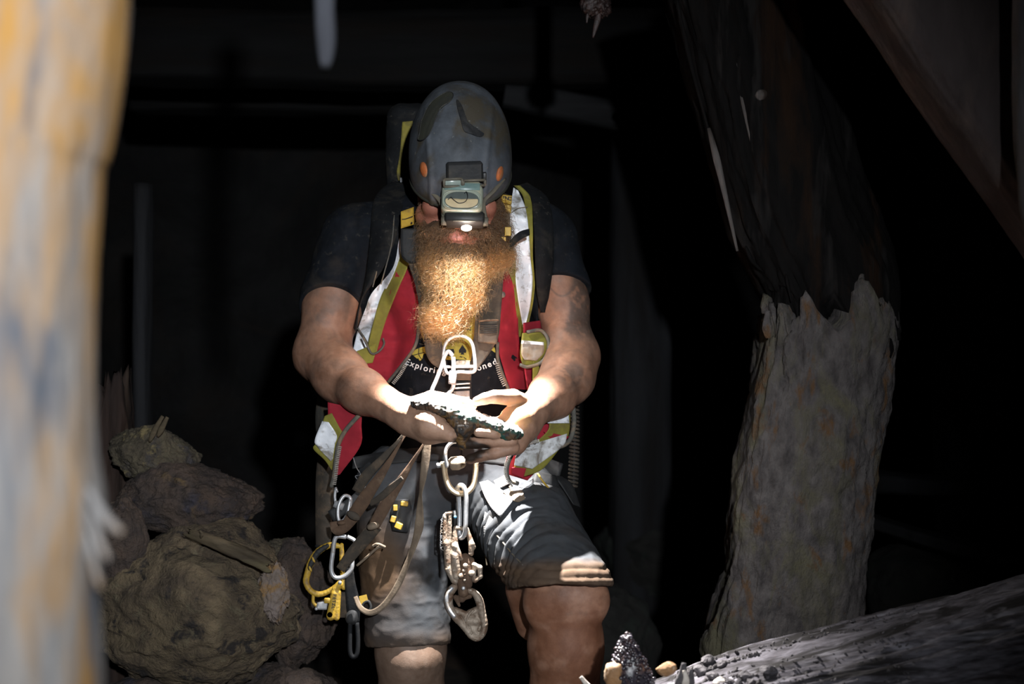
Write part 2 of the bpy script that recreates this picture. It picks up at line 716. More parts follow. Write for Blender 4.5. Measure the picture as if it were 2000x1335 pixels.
m_pipe = M('grey_binding', (0.11, 0.105, 0.09), (0.07, 0.065, 0.055), sc=60, rough=0.85, bump=0.3, c3=(0.16, 0.12, 0.08), s3=25)
m_zip = M('zip_teeth', (0.24, 0.22, 0.19), (0.14, 0.125, 0.11), sc=120, rough=0.5, metal=0.5, bump=0.1)

miner = empty('person', (P(895, 1700, 0.03)[0], P(895, 1700, 0.03)[1], 0.0),
              'bearded man in black t-shirt, red hi-vis vest and muddy shorts, head bowed over cupped hands', 'person')

KS = 1 / 817.0


def pr(px, py, d, r):
    return (P(px, py, d), r)


TORSO = [  # (centre, radii, tilt)
    (P(897, 545, 0.030), (0.175, 0.112, 0.185)),
    (P(896, 740, 0.030), (0.158, 0.116, 0.165)),
]
PELV = [(P(893, 915, 0.055), (0.160, 0.118, 0.125))]
ARM_L = [pr(690, 462, 0.03, .070), pr(652, 590, 0.02, .068), pr(627, 692, 0.0, .062)]
FORE_L = [pr(627, 692, 0.0, .061), pr(664, 735, -0.08, .0575), pr(708, 764, -0.16, .0475), pr(786, 806, -0.27, .0345)]
ARM_R = [pr(1068, 470, 0.03, .066), pr(1098, 590, 0.03, .0595), pr(1113, 690, 0.0, .0585)]
FORE_R = [pr(1113, 690, 0.0, .058), pr(1105, 735, -0.07, .056), pr(1080, 772, -0.13, .050), pr(1034, 806, -0.235, .037)]
LEG_L = [pr(800, 945, .055, .092), pr(802, 1270, .0, .078), pr(805, 1390, .03, .080), pr(806, 1630, .06, .042)]
LEG_R = [pr(985, 945, .04, .096), pr(1098, 1150, -.245, .079)]
SHIN_R = [pr(1106, 1163, -.26, .074), pr(1105, 1260, -.235, .078), pr(1103, 1360, -.21, .074), pr(1098, 1545, -.17, .043)]

B = Field((-0.66, 2.92, -0.02), (0.36, 3.64, 1.95), 0.003)
for c, r in TORSO + PELV:
    B.ell(c, np.array(r) * 0.97, k=0.05)
B.chain([pr(735, 447, .035, .058), pr(1050, 447, .035, .058)], 0.05)
B.chain([pr(800, 430, .05, .05), pr(895, 405, .03, .06), pr(998, 430, .05, .05)], 0.04)
B.chain([pr(895, 430, .03, .068), pr(896, 345, -.05, .064)], 0.03)              # neck
for ch in (ARM_L, ARM_R):
    B.chain(ch, 0.03)
for ch in (FORE_L, FORE_R):
    B.chain(ch, 0.03)
B.cap(P(672, 735, -0.10), P(640, 700, -0.03), .048, .052, 0.03)                # brachioradialis bellies
B.cap(P(1118, 745, -0.07), P(1128, 700, -0.01), .046, .05, 0.03)
for ch in (LEG_L, LEG_R, SHIN_R):
    B.chain(ch, 0.035)
B.ell(P(1150, 1172, -.285), (.046, .04, .050), k=0.03)                          # kneecap
B.ell(P(1060, 1180, -.285), (.040, .03, .050), k=0.03)
B.cap(P(1030, 1150, -.17), P(1045, 1215, -.13), .050, .045, 0.03)               # calf behind the knee
B.ell(P(803, 1290, -.045), (.05, .04, .05), k=0.03)
B.cap(P(806, 1640, .06), P(806, 1680, -.06), .042, .034, 0.03)
B.cap(P(1098, 1550, -.17), P(1098, 1585, -.29), .042, .034, 0.03)
# head: bowed about 40 degrees
pit = math.radians(42)
hu = np.array([0, -math.sin(pit), math.cos(pit)])      # towards the crown
hf = np.array([0, -math.cos(pit), -math.sin(pit)])     # towards the face
hx = np.array([1.0, 0, 0])
HR = np.array([hx, hf, hu])
HC = P(898, 337, -0.095)


def H(x, f, u):
    return HC + hx * x + hf * f + hu * u


B.ell(H(0, -.005, .035), (.077, .098, .088), HR, 0.02)
B.ell(H(0, .035, -.045), (.066, .066, .085), HR, 0.03)                          # face block
B.ell(P(896, 478, -.145), (.046, .045, .035), k=0.03)                           # chin and jaw
B.cap(P(840, 420, -.10), P(880, 478, -.15), .035, .032, 0.03)
B.cap(P(955, 420, -.10), P(912, 478, -.15), .035, .032, 0.03)
B.ell(P(846, 403, -.150), (.026, .026, .024), k=0.02)                           # cheeks
B.ell(P(948, 403, -.150), (.026, .026, .024), k=0.02)
B.cap(P(896, 385, -.185), P(894, 432, -.210), .011, .017, 0.012)                # nose
B.cap(P(880, 434, -.197), P(909, 434, -.197), .009, .009, 0.006)
B.cap(P(870, 381, -.182), P(925, 381, -.182), .012, .012, 0.02)                 # brow
for s in (-1, 1):
    B.ell(P(896 + s * 27, 395, -.180), (.013, .011, .010), k=0.004)             # eyelids
    B.ell(P(896 + s * 73, 385, -.075), (.010, .020, .032), k=0.008)             # ears
B.cap(P(880, 455, -.193), P(908, 455, -.193), .007, .007, 0.006)                # lips
B.ell(P(893, 464, -.196), (.020, .011, .009), k=0.004)
# hands
kf = 0.004
B.chain([pr(786, 806, -.27, .034), pr(818, 815, -.30, .036), pr(858, 826, -.315, .028)], 0.02)
B.chain([pr(800, 824, -.285, .028), pr(838, 842, -.315, .024), pr(866, 848, -.325, .016)], 0.02)
B.chain([pr(802, 818, -.300, .028), pr(838, 828, -.345, .024), pr(880, 848, -.362, .0165)], 0.02)
for pts in ([(862, 818, -.27, .012), (905, 828, -.27, .0105), (938, 832, -.27, .0095), (960, 828, -.265, .0085)],
            [(862, 828, -.29, .012), (908, 838, -.288, .011), (942, 840, -.285, .010), (966, 836, -.28, .009)],
            [(862, 836, -.312, .0125), (902, 845, -.308, .0105), (934, 848, -.304, .0095), (956, 846, -.30, .0085)],
            [(858, 845, -.330, .0125), (880, 853, -.328, .0105), (897, 855, -.325, .009), (912, 853, -.32, .008)],
            [(800, 795, -.265, .022), (842, 776, -.285, .0155), (880, 780, -.292, .0125), (906, 786, -.293, .0115), (923, 792, -.293, .0095)]):
    B.chain([pr(*q) for q in pts], kf)
B.chain([pr(1034, 806, -.235, .036), pr(1012, 822, -.28, .036), pr(985, 838, -.315, .026)], 0.02)
B.chain([pr(1030, 836, -.255, .028), pr(1005, 862, -.30, .025), pr(985, 872, -.318, .019)], 0.02)
for pts in ([(1000, 820, -.29, .013), (960, 826, -.30, .012), (930, 832, -.30, .0105), (908, 834, -.295, .0095)],
            [(996, 846, -.345, .0125), (964, 846, -.366, .0115), (934, 844, -.378, .0100)],
            [(1000, 860, -.345, .0135), (960, 861, -.352, .0125), (930, 864, -.352, .0115), (908, 867, -.348, .0105)],
            [(1002, 874, -.335, .0145), (965, 885, -.343, .0130), (938, 891, -.343, .012), (918, 896, -.338, .0105)],
            [(1030, 796, -.240, .026), (1002, 776, -.285, .0185), (965, 774, -.318, .0145), (946, 778, -.322, .0125), (932, 783, -.322, .0105)]):
    B.chain([pr(*q) for q in pts], kf)
bV, bF = B.mesh()
bN = vnormals(bV, bF)
bV = bV + bN * (fbm(bV * 22, 3, 5) * 0.0022)[:, None]


def pix(V):
    d = V[:, 1]
    return V[:, 0] * FP / d + 1000, 667.5 - (V[:, 2] - ZC) * FP / d, d - Y0


def sstep(a, b, x):
    t = np.clip((x - a) / (b - a), 0, 1)
    return t * t * (3 - 2 * t)


bx_, by_, bd_ = pix(bV)
skin = np.tile(np.array([0.30, 0.160, 0.104]), (len(bV), 1))


def paint(mask, c):
    global skin
    skin = skin * (1 - mask[:, None]) + np.array(c) * mask[:, None]


n1 = fbm(bV * 28, 4, 3) * 0.5 + 0.5
n2 = fbm(bV * 70, 4, 13) * 0.5 + 0.5
paint(sstep(0.40, 0.70, n1) * 0.6, (0.17, 0.105, 0.078))
paint(sstep(0.5, 0.75, n2) * 0.35, (0.16, 0.105, 0.08))                         # dust and dirt on the arms
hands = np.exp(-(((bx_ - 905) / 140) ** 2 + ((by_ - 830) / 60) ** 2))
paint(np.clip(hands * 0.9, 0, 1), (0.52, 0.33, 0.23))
legs = sstep(1100, 1200, by_)
paint(legs * sstep(0.25, 0.6, n1) * 0.85, (0.20, 0.085, 0.045))                   # mud on knees and shins
paint(legs * (bx_ < 950) * 0.75, (0.17, 0.13, 0.10))
paint(sstep(0.5, 0.62, n2) * sstep(0.45, 0.7, n1) * (by_ > 840) * (by_ < 905) * (bx_ < 955) * (bx_ > 880), (0.035, 0.02, 0.014))
stain = np.exp(-(((bx_ - 905) / 26) ** 2 + ((by_ - 866) / 22) ** 2)) + 0.9 * np.exp(-(((bx_ - 935) / 40) ** 2 + ((by_ - 873) / 9) ** 2)) + 1.0 * np.exp(-(((bx_ - 918) / 20) ** 2 + ((by_ - 890) / 16) ** 2))
paint(np.clip(sstep(0.35, 0.75, stain + 0.5 * (n2 - 0.5)), 0, 1) * (bd_ < -.26), (0.03, 0.018, 0.012))
och = np.exp(-(((bx_ - 1000) / 45) ** 2 + ((by_ - 812) / 40) ** 2))
paint(np.clip(sstep(0.3, 0.8, och + 0.9 * (n2 - 0.5)), 0, 1) * (bd_ < -.24) * 0.5, (0.40, 0.19, 0.05))
# tattoos on the image-right arm and a faded one on the other upper arm
tt = sstep(1106, 1118, bx_ + 14 * (n1 - .5) * 2 + 5 * np.sin(by_ / 11)) * sstep(525, 540, by_) * sstep(672, 640, by_ + 30 * (n2 - .5)) * (bd_ < 0.08)
paint(tt * sstep(0.26, 0.46, n2) * 0.75, (0.075, 0.06, 0.052))
t2 = np.exp(-(((bx_ - 1118) / 32) ** 2 + ((by_ - 728) / 30) ** 2))
paint(sstep(0.35, 0.8, t2) * sstep(0.34, 0.52, n2) * 0.7, (0.09, 0.068, 0.058))
ln = np.exp(-((by_ - (556 + 22 * np.sin((bx_ - 1070) / 46 * 2.6))) / 2.2) ** 2) * (bx_ > 1068) * (bx_ < 1114) * (bd_ < .02)
paint(np.clip(ln, 0, 1) * 0.75, (0.09, 0.07, 0.06))
t3_ = np.exp(-(((bx_ - 628) / 34) ** 2 + ((by_ - 614) / 26) ** 2))
paint(sstep(0.3, 0.9, t3_) * sstep(0.3, 0.6, n2) * 0.55, (0.13, 0.10, 0.085))
face = (by_ < 480) * (bd_ < -0.06)
paint(face * 0.55, (0.48, 0.15, 0.10))
lip = np.exp(-(((bx_ - 893) / 16) ** 2 + ((by_ - 463) / 9) ** 2)) * (bd_ < -.18)
paint(np.clip(lip * 1.2, 0, 1), (0.50, 0.20, 0.17))
body = mk('body', bV, bF, m_skin, miner, col=skin)

# ---------------- t-shirt
SH = Field((-0.62, 3.15, 0.95), (0.36, 3.62, 1.75), 0.003)
for c, r in TORSO:
    SH.ell(c, np.array(r) + 0.004, k=0.05)
SH.ell(P(893, 880, .05), (.160, .118, .10), k=0.05)
SH.chain([pr(735, 447, .035, .064), pr(1050, 447, .035, .064)], 0.05)
SH.chain([pr(800, 430, .05, .056), pr(895, 412, .035, .062), pr(998, 430, .05, .056)], 0.04)
SH.chain([pr(690, 462, 0.03, .077), pr(655, 580, 0.02, .0775), pr(645, 640, .015, .079)], 0.03)
SH.chain([pr(1068, 470, 0.03, .073), pr(1094, 570, 0.03, .068), pr(1102, 640, .03, .069)], 0.03)
SH.cut(P(655, 601, 0.0), P(640, 662, -0.07) - P(655, 601, .0), P(440, 760, .2), P(735, 520, -.3))
SH.cut(P(1098, 552, 0.0), P(1102, 610, -0.04) - P(1098, 552, .0), P(1050, 700, .2), P(1250, 480, -.3))
sV, sF = SH.mesh()
sN = vnormals(sV, sF)
q = sV * np.array([14, 9, 9])
fold = fbm(q + 0.4 * fbm(sV * 5, 2, 77)[:, None], 3, 40, True) * 0.004 + fbm(sV * 16, 3, 44) * 0.004
sx_, sy_, sd_ = pix(sV)
near_hem = np.minimum(1, np.minimum(np.hypot(sx_ - 655, sy_ - 601) / 110, np.hypot(sx_ - 1098, sy_ - 552) / 100)) ** 2
sV = sV + sN * (fold * near_hem)[:, None]
shirt = mk('t_shirt', sV, sF, m_shirt, miner, label='dusty black short-sleeved t-shirt')

# ---------------- shorts
SO = Field((-0.42, 2.98, 0.40), (0.36, 3.66, 1.14), 0.003)
for c, r in PELV:
    SO.ell(c, np.array(r) + 0.010, k=0.05)
SO.cap(P(785, 960, .045), P(797, 1300, .0), .114, .096, 0.05)
SO.cap(P(985, 950, .04), P(1108, 1165, -.29), .116, .104, 0.04)
SO.cut(P(800, 1256, 0), P(797, 1300, -.0) - P(790, 1100, .03), P(640, 1420, .3), P(925, 1130, -.4))
ax = P(1108, 1172, -.29) - P(985, 950, .04)
ax = ax / np.linalg.norm(ax)
SO.cut(P(1092, 1142, -.33), np.array([.02, -.22, -1]), P(905, 1430, .12), P(1300, 1080, -.60))
SO.cut(P(893, 872, 0.05), (0, 0, 1), P(600, 930, .3), P(1200, 780, -.3))
SO.cap(P(800, 1240, .01), P(802, 1330, .0), .089, .089, 0.002, sub=True)
SO.cap(P(1100, 1163, -.262), P(1106, 1260, -.235), .088, .088, 0.002, sub=True)
oV, oF = SO.mesh()
oN = vnormals(oV, oF)
ox, oy, od = pix(oV)
# creases: across the raised thigh near the crotch, loose folds elsewhere
tax = (oV - P(985, 950, .04)) @ ax
inner = np.exp(-(((ox - 975) / 62) ** 2 + ((oy - 1040) / 75) ** 2))
wob = fbm(oV * 12, 2, 61)
cre = (np.abs(np.sin(tax * 108 + 2.2 * wob + (ox - 980) * 0.012)) ** 0.7 - 0.5) * 0.013 * inner * (ox > 905)
loose = fbm(oV * np.array([10, 10, 16]), 3, 50, True) * 0.006 + fbm(oV * 20, 3, 55) * 0.003
hemb = np.exp(-((oy - 1245) / 14) ** 2) * (ox < 900) * 0.003
hem2 = (np.abs(np.sin(oy / 5.2 + 1.2 * wob)) - 0.5) * 0.003 * sstep(1088, 1108, oy) * (ox > 960)
oV = oV + oN * (loose + cre + hemb + hem2)[:, None]
g = np.array([0.054, 0.058, 0.064])
sc_ = np.tile(g, (len(oV), 1))
n3 = fbm(oV * 14, 4, 71) * 0.5 + 0.5
dl = np.clip(np.exp(-(((ox - 735) / 62) ** 2 + ((oy - 1105) / 85) ** 2)) * 1.3 + 0.6 * np.exp(-((oy - 1262) / 30) ** 2) * (ox < 900) + 0.85 * sstep(1085, 1112, oy - 14 * wob) * (ox > 960) + (n3 - 0.55) * 0.7, 0, 1)
sc_ = sc_ * (1 - dl[:, None]) + np.array([0.105, 0.064, 0.037]) * dl[:, None]
shorts = mk('shorts', oV, oF, m_shorts, miner, col=sc_, label='dark grey work shorts smeared with brown mud')
DRAPE = [SH, SO]
# seams and hems
mk('stitched_seam', *stroke([(968, 1042), (985, 1062), (1003, 1084), (1022, 1103)], .0018, off=.005), m_pipe, shorts)

# ---------------- vest (clothing): front panels left and right of the chest, tails below the arms
vest = bpy.data.objects.new('vest', None)
vest.parent = miner
C.objects.link(vest)
vest['label'] = 'red safety vest with lime trim and silver tape hanging open'


def part(name, geo, mat, parent, **k):
    return mk(name, geo[0], geo[1], mat, parent, **k)


# image-left front
Ltape_o = [(780, 463), (767, 523), (727, 571), (714, 602), (700, 640), (687, 694)]
Ltape_i = [(784, 470), (781, 500), (768, 537), (747, 581), (733, 630), (722, 676)]
Llime_i = [(792, 482), (799, 512), (778, 564), (757, 616), (744, 657), (735, 690)]
Lred_i = [(797, 500), (811, 550), (818, 599), (819, 640), (809, 674), (788, 705), (758, 744)]
Lred_o = [(781, 490), (770, 545), (752, 600), (738, 650), (712, 700), (700, 722), (722, 748)]
part('front_panel', strip(Lred_o, Lred_i, .010, .003, 80, 20, wr=.013, ws=30, sm=5, seed=3), m_red, vest, label='red mesh front panel')
part('lime_trim', strip([(x - 4, y) for x, y in Ltape_i], Llime_i, .0165, .002, 50, 7, wr=.004, ws=50, seed=4), m_lime, vest, label='lime yellow fabric trim')
part('reflective_strip', strip(Ltape_o, Ltape_i, .021, .002, 70, 12, wr=.012, ws=24, seed=5), m_tape, vest, label='silver reflective strip')
part('lime_trim', strip([(690, 688), (694, 700), (702, 712)], [(735, 670), (733, 690), (728, 708)], .0175, .002, 14, 8, wr=.003), m_lime, vest)
part('edge_binding', stroke([(819, 628), (812, 672), (789, 707), (758, 746)], .0040, off=.016, sm=6), m_pipe, vest)
part('elastic_loop', stroke([(708, 655), (716, 672), (726, 690), (740, 686), (750, 672), (748, 660)], .0026, off=.027, sm=6), m_pipe, vest)
part('elastic_loop', stroke([(698, 640), (712, 660), (724, 682)], .0022, off=.030, sm=4), m_pipe, vest)


def zipper(pts, off, n, w=7, dep=None, parent=vest):
    p = resamp(pts, n)
    if p.shape[1] == 2:
        raw = fillnan(drape(p[:, 0], p[:, 1])[None, :])[0]
        for _ in range(8):
            raw = np.convolve(np.pad(raw, 1, mode='edge'), [.25, .5, .25], 'valid')
        d = raw - off
    else:
        d = p[:, 2]
    T = np.gradient(p[:, :2], axis=0)
    T /= np.linalg.norm(T, axis=1, keepdims=True)
    N = np.stack([-T[:, 1], T[:, 0]], -1)
    mb = MB()
    for i in range(n):
        c = P(p[i, 0], p[i, 1], d[i])
        a = W(*(p[i, :2] + N[i]), d[i]) - c
        a /= np.linalg.norm(a)
        b = W(*(p[i, :2] + T[i]), d[i]) - c
        b /= np.linalg.norm(b)
        R = np.array([a, b, np.cross(a, b)])
        V, F = rbox(c, (w * KS / 2, 0.0013, 0.0014), R, .2)
        mb.add(V, F)
    o = mb.mk('zip_teeth', m_zip, parent, smooth=False, kind='stuff')
    return o


zipper([(792, 712), (782, 730), (768, 748)], .018, 14)
# image-right front
Rtape_o = [(1003, 366), (997, 405), (996, 440), (999, 479), (1007, 507), (1007, 545), (1012, 586), (1019, 625), (1022, 640)]
Rtape_i = [(1012, 372), (1026, 405), (1032, 445), (1036, 503), (1040, 545), (1036, 593), (1028, 628), (1024, 642)]
part('front_panel', strip([(981, 512), (979, 565), (976, 607), (973, 676), (984, 722), (994, 758)], [(991, 512), (1005, 555), (1011, 607), (1014, 662), (1023, 710), (1040, 762)], .012, .003, 60, 10, wr=.009, ws=28, sm=5, seed=8), m_red, vest, label='red mesh front panel')
part('lime_trim', strip([(991, 470), (987, 512), (1002, 555), (1008, 607), (1013, 650), (1013, 690)], [(1003, 480), (1010, 510), (1012, 548), (1018, 600), (1025, 640), (1024, 660)], .017, .002, 50, 6, wr=.003, seed=9), m_lime, vest)
part('lime_trim', strip([(1003, 362), (1020, 380), (1026, 410), (1028, 450), (1034, 510), (1037, 550), (1034, 594), (1026, 640)], [(1016, 362), (1036, 384), (1040, 415), (1041, 452), (1041, 505), (1045, 548), (1040, 598), (1028, 650)], .0175, .002, 50, 6, wr=.003, seed=10), m_lime, vest)
part('reflective_strip', strip(Rtape_o, Rtape_i, .0225, .002, 70, 12, wr=.010, ws=26, seed=11), m_tape, vest)
part('tape_stitching', stroke([(999, 415), (1012, 407), (1030, 404)], .0012, off=.026), m_pipe, vest)
part('edge_binding', stroke([(972, 668), (972, 700), (982, 732), (993, 760)], .0042, off=.016, sm=6), m_pipe, vest)
zipper([(970, 710), (976, 732), (985, 752)], .016, 12)
part('snap_button', tube(W([981, 981], [575, 575], np.array([-.115, -.121])), .0075, 12), m_zip, vest)
m_flap = M('dusty_tan_fabric', (0.28, 0.20, 0.12), (0.36, 0.33, 0.29), sc=40, rough=.7, bump=.3)
# chest pocket flap on the image-right side
part('pocket_flap', strip([(1020, 650, -.07), (1016, 690, -.078), (1020, 712, -.07)], [(1062, 648, -.03), (1070, 676, -.035), (1050, 714, -.045)], 0, .005, 24, 12, wr=.004, seed=12), m_lime, vest, label='lime pocket flap')
part('reflective_strip', strip([(1019, 668, -.085), (1018, 690, -.092), (1024, 702, -.088)], [(1062, 668, -.045), (1062, 688, -.05), (1048, 704, -.06)], 0, .002, 16, 10, wr=.006, ws=14, seed=13), m_flap, vest)
part('reflective_strip', strip([(1019, 664, -.088), (1018, 671, -.092)], [(1062, 668, -.050), (1062, 674, -.052)], 0, .002, 8, 10, wr=.006, ws=14, seed=13), m_tape, vest)
part('edge_binding', stroke([(1030, 648, -.07), (1056, 645, -.045), (1070, 662, -.040), (1070, 686, -.042), (1056, 708, -.055), (1030, 716, -.075), (1016, 712, -.085)], .0042), m_pipe, vest)
part('side_panel', strip([(1022, 630, -.05), (1022, 700, -.05), (1030, 760, -.06)], [(1058, 625, 0.01), (1052, 700, 0.01), (1046, 766, -.03)], 0, .003, 30, 8, wr=.006, ws=22, seed=14), m_red, vest, label='crumpled red side panel')
part('lime_trim', strip([(1040, 700, -.055), (1040, 730, -.06), (1040, 752, -.065)], [(1052, 700, -.045), (1054, 728, -.05), (1050, 746, -.055)], 0, .002, 16, 5, wr=.004), m_lime, vest)
# tail below the image-left forearm
part('tail_panel', strip([(640, 785, -.13), (640, 815, -.13), (632, 870, -.125), (652, 930, -.10)], [(708, 800, -.155), (706, 830, -.145), (704, 870, -.13), (664, 926, -.105)], 0, .003, 40, 14, wr=.008, ws=40, seed=15), m_red, vest, label='lower red tail of the vest')
part('lime_trim', strip([(634, 812, -.142), (618, 862, -.140), (612, 876, -.138), (634, 898, -.13), (648, 918, -.12)], [(648, 806, -.150), (664, 836, -.152), (668, 846, -.150), (656, 882, -.142), (652, 916, -.122)], 0, .002, 34, 10, wr=.005, ws=26, seed=16), m_lime, vest)
part('reflective_strip', strip([(629, 822, -.148), (615, 858, -.147), (620, 872, -.146), (646, 900, -.14)], [(642, 824, -.155), (658, 850, -.158), (654, 868, -.154), (650, 896, -.142)], 0, .002, 34, 10, wr=.009, ws=20, seed=17), m_tape, vest)
part('edge_binding', stroke([(709, 803, -.160), (692, 820, -.160), (673, 843, -.158), (661, 868, -.154), (656, 900, -.145), (652, 930, -.13), (647, 950, -.12)], .0052), m_pipe, vest)
zipper([(664, 872, -.160), (659, 900, -.152), (656, 926, -.14), (653, 945, -.128)], 0, 22)
# tail below the image-right wrist
part('tail_panel', strip([(1040, 800, -.19), (1010, 850, -.20), (990, 890, -.195), (988, 925, -.18)], [(1108, 785, -.10), (1108, 820, -.11), (1085, 880, -.13), (1030, 938, -.15)], 0, .003, 40, 16, wr=.008, ws=40, seed=18), m_red, vest, label='lower red tail of the vest')
part('lime_trim', strip([(1066, 806, -.165), (1072, 836, -.165), (1045, 865, -.185), (1008, 905, -.205), (1002, 918, -.20)], [(1114, 790, -.110), (1112, 842, -.12), (1100, 866, -.135), (1060, 915, -.165), (1025, 930, -.18)], 0, .002, 40, 14, wr=.005, ws=30, seed=19), m_lime, vest)
part('reflective_strip', strip([(1060, 818, -.175), (1070, 826, -.175)], [(1110, 800, -.12), (1112, 826, -.125)], 0, .002, 14, 12, wr=.006, ws=18, seed=20), m_tape, vest)
part('reflective_strip', strip([(1036, 868, -.205), (1010, 886, -.214), (1004, 908, -.210)], [(1108, 846, -.135), (1098, 872, -.145), (1040, 915, -.185)], 0, .002, 30, 18, wr=.008, ws=22, seed=21), m_tape_dirty, vest)
part('red_patch', strip([(1000, 912, -.208), (1000, 924, -.205)], [(1028, 914, -.195), (1022, 934, -.19)], 0, .002, 10, 10), m_red, vest)
part('red_patch', strip([(1062, 842, -.165), (1070, 852, -.165)], [(1112, 852, -.13), (1096, 868, -.138)], 0, .002, 10, 10, wr=.003), m_red, vest)
part('edge_binding', stroke([(1120, 796, -.10), (1121, 830, -.11), (1112, 860, -.125), (1090, 872, -.145), (1068, 862, -.165)], .0055), m_pipe, vest)
part('edge_binding', stroke([(1034, 868, -.212), (1008, 878, -.222), (994, 900, -.222), (990, 922, -.215), (996, 938, -.20), (1012, 944, -.19)], .0046), m_pipe, vest)
zipper([(1052, 860, -.208), (1030, 866, -.216), (1008, 874, -.226), (993, 894, -.228), (987, 916, -.222), (991, 936, -.21), (998, 944, -.20)], 0, 46, w=6)
part('piping', stroke([(1038, 838, -.205), (1046, 852, -.207), (1044, 866, -.206)], .0035), m_pipe, vest)
# back of the vest, just seen beside the waist
part('back_panel', strip([(620, 770, .10), (616, 820, .10), (622, 900, .09)], [(655, 770, -.02), (650, 820, -.03), (650, 900, -.02)], 0, .004, 30, 8, wr=.008, seed=22), m_pipe, vest)

# ---------------- print on the shirt
m_print = M('yellow_print', (0.50, 0.40, 0.075), (0.36, 0.28, 0.05), sc=45, rough=0.8, bump=0.15, c3=(0.10, 0.08, 0.03), s3=60, t3=(0.62, 0.68), spec=0.2)
m_ink = M('black_print', (0.012, 0.012, 0.014), rough=0.85, bump=0)
m_white = M('white_print', (0.80, 0.80, 0.80), (0.7, 0.7, 0.7), rough=0.8, bump=0)


def patch(name, poly, mat, parent, off, th=.0008, grid=None, **k):
    """a flat print following the cloth: a fan of rings inside a star-shaped outline"""
    p = np.asarray(poly, float)
    c = p.mean(0)
    V, F = [c], []
    n = len(p)
    K = 4
    for q in range(1, K + 1):
        V += list(c + (p - c) * q / K)
    V = np.array(V)
    raw = fillnan(drape(V[:, 0], V[:, 1])[None, :])[0]
    A = W(V[:, 0], V[:, 1], raw - off)
    for i in range(n):
        j = (i + 1) % n
        F.append((0, 1 + i, 1 + j))
        for q in range(K - 1):
            F.append((1 + q * n + i, 1 + (q + 1) * n + i, 1 + (q + 1) * n + j, 1 + q * n + j))
    return mk(name, A, F, mat, parent, **k)


sp = shirt
part('yellow_print', strip([(815, 575), (818, 620), (826, 660), (846, 700)], [(932, 575), (934, 620), (930, 660), (922, 706)], .0022, .0008, 26, 14), m_print, sp, label='yellow print on the chest')
patch('yellow_print', [(803, 690), (812, 682), (822, 678), (832, 676), (834, 688), (828, 700), (820, 704), (812, 698)], m_print, sp, .0026)
patch('yellow_print', [(946, 668), (957, 672), (966, 678), (969, 690), (958, 682), (950, 677)], m_print, sp, .0026)
# black marks in the print
spade = [(903, 672), (906, 677), (911, 684), (910, 689), (905.5, 688.5), (907, 692), (899.5, 692), (901, 688.5), (897, 689), (896, 684), (900.5, 677)]
patch('print_mark', spade, m_ink, sp, .0042, label='black spade mark')
patch('print_mark', [(868, 682), (886, 681), (888, 688), (880, 696), (872, 694)], m_ink, sp, .0042)
patch('print_mark', [(874, 655), (880, 648), (888, 655), (886, 661), (876, 662)], m_ink, sp, .0042)
patch('print_mark', [(906, 629), (909, 617), (912, 622), (917, 629)], m_ink, sp, .0042)


def ink(pts, r=.0011, closed=False):
    part('print_mark', stroke(pts, r, off=.0040, n=5, closed=closed, sm=2), m_ink, sp)


an = np.linspace(0, 2 * math.pi, 14)[:-1]
ink([(891 + 13 * math.cos(a), 611 + 12 * math.sin(a)) for a in an], closed=True)
ink([(891 + 8.5 * math.cos(a), 610 + 8 * math.sin(a)) for a in an], closed=True, r=.0009)
ink([(888, 600), (889, 620)], .0008)
ink([(894, 600), (893, 620)], .0008)
ink([(886, 634), (900, 635), (920, 638)], .0013)
ink([(880, 640), (900, 641), (920, 644)], .0013)
ink([(898, 696), (903, 697)], .0010)
ink([(906, 698), (911, 701)], .0010)
ink([(884, 700), (894, 703), (910, 704)], .0015)
ink([(806, 694), (816, 691), (829, 688)], .0009)
ink([(818, 680), (818, 692), (824, 702)], .0009)


def glyph(ch, size):
    cu = bpy.data.curves.new('glyph', 'FONT')
    cu.body = ch
    cu.size = size
    cu.align_x = 'CENTER'
    cu.extrude = 0.0003
    cu.offset = 0.00035
    cu.resolution_u = 4
    o = bpy.data.objects.new('glyph', cu)
    C.objects.link(o)
    bpy.context.view_layer.update()
    me = bpy.data.meshes.new_from_object(o.evaluated_get(bpy.context.evaluated_depsgraph_get()))
    V = np.array([v.co[:] for v in me.vertices]).reshape(-1, 3)
    F = [tuple(p.vertices) for p in me.polygons]
    bpy.data.objects.remove(o)
    bpy.data.curves.remove(cu)
    bpy.data.meshes.remove(me)
    return V, F


def letters(text, cx, cy, mat, parent, size_px, name='lettering', d=None, off=.004, group=None, **k):
    """text whose letters sit at the photo positions cx,cy and follow that line"""
    mb = MB()
    cx, cy = np.asarray(cx, float), np.asarray(cy, float)
    ds = drape(cx, cy) - off if d is None else np.broadcast_to(np.asarray(d, float), cx.shape)
    ds = np.nan_to_num(ds, nan=-.1)
    g = np.gradient(cy) / np.gradient(cx) if len(cx) > 1 else np.zeros(1)
    gd = np.gradient(ds) / np.gradient(cx) if len(cx) > 1 else np.zeros(1)
    for ch, x, y, dd, sl, sd in zip(text, cx, cy, ds, g, gd):
        if ch == ' ':
            continue
        V, F = glyph(ch, size_px * KS * 1.35)
        q = V / KS
        c, s = math.cos(math.atan(sl)), math.sin(math.atan(sl))
        X = x + q[:, 0] * c - (-q[:, 1]) * s
        Yp = y + q[:, 0] * s + (-q[:, 1]) * c
        A = W(X, Yp, dd + (X - x) * sd - V[:, 2])
        mb.add(A, F)
    return mb.mk(name, mat, parent, smooth=False, **k)


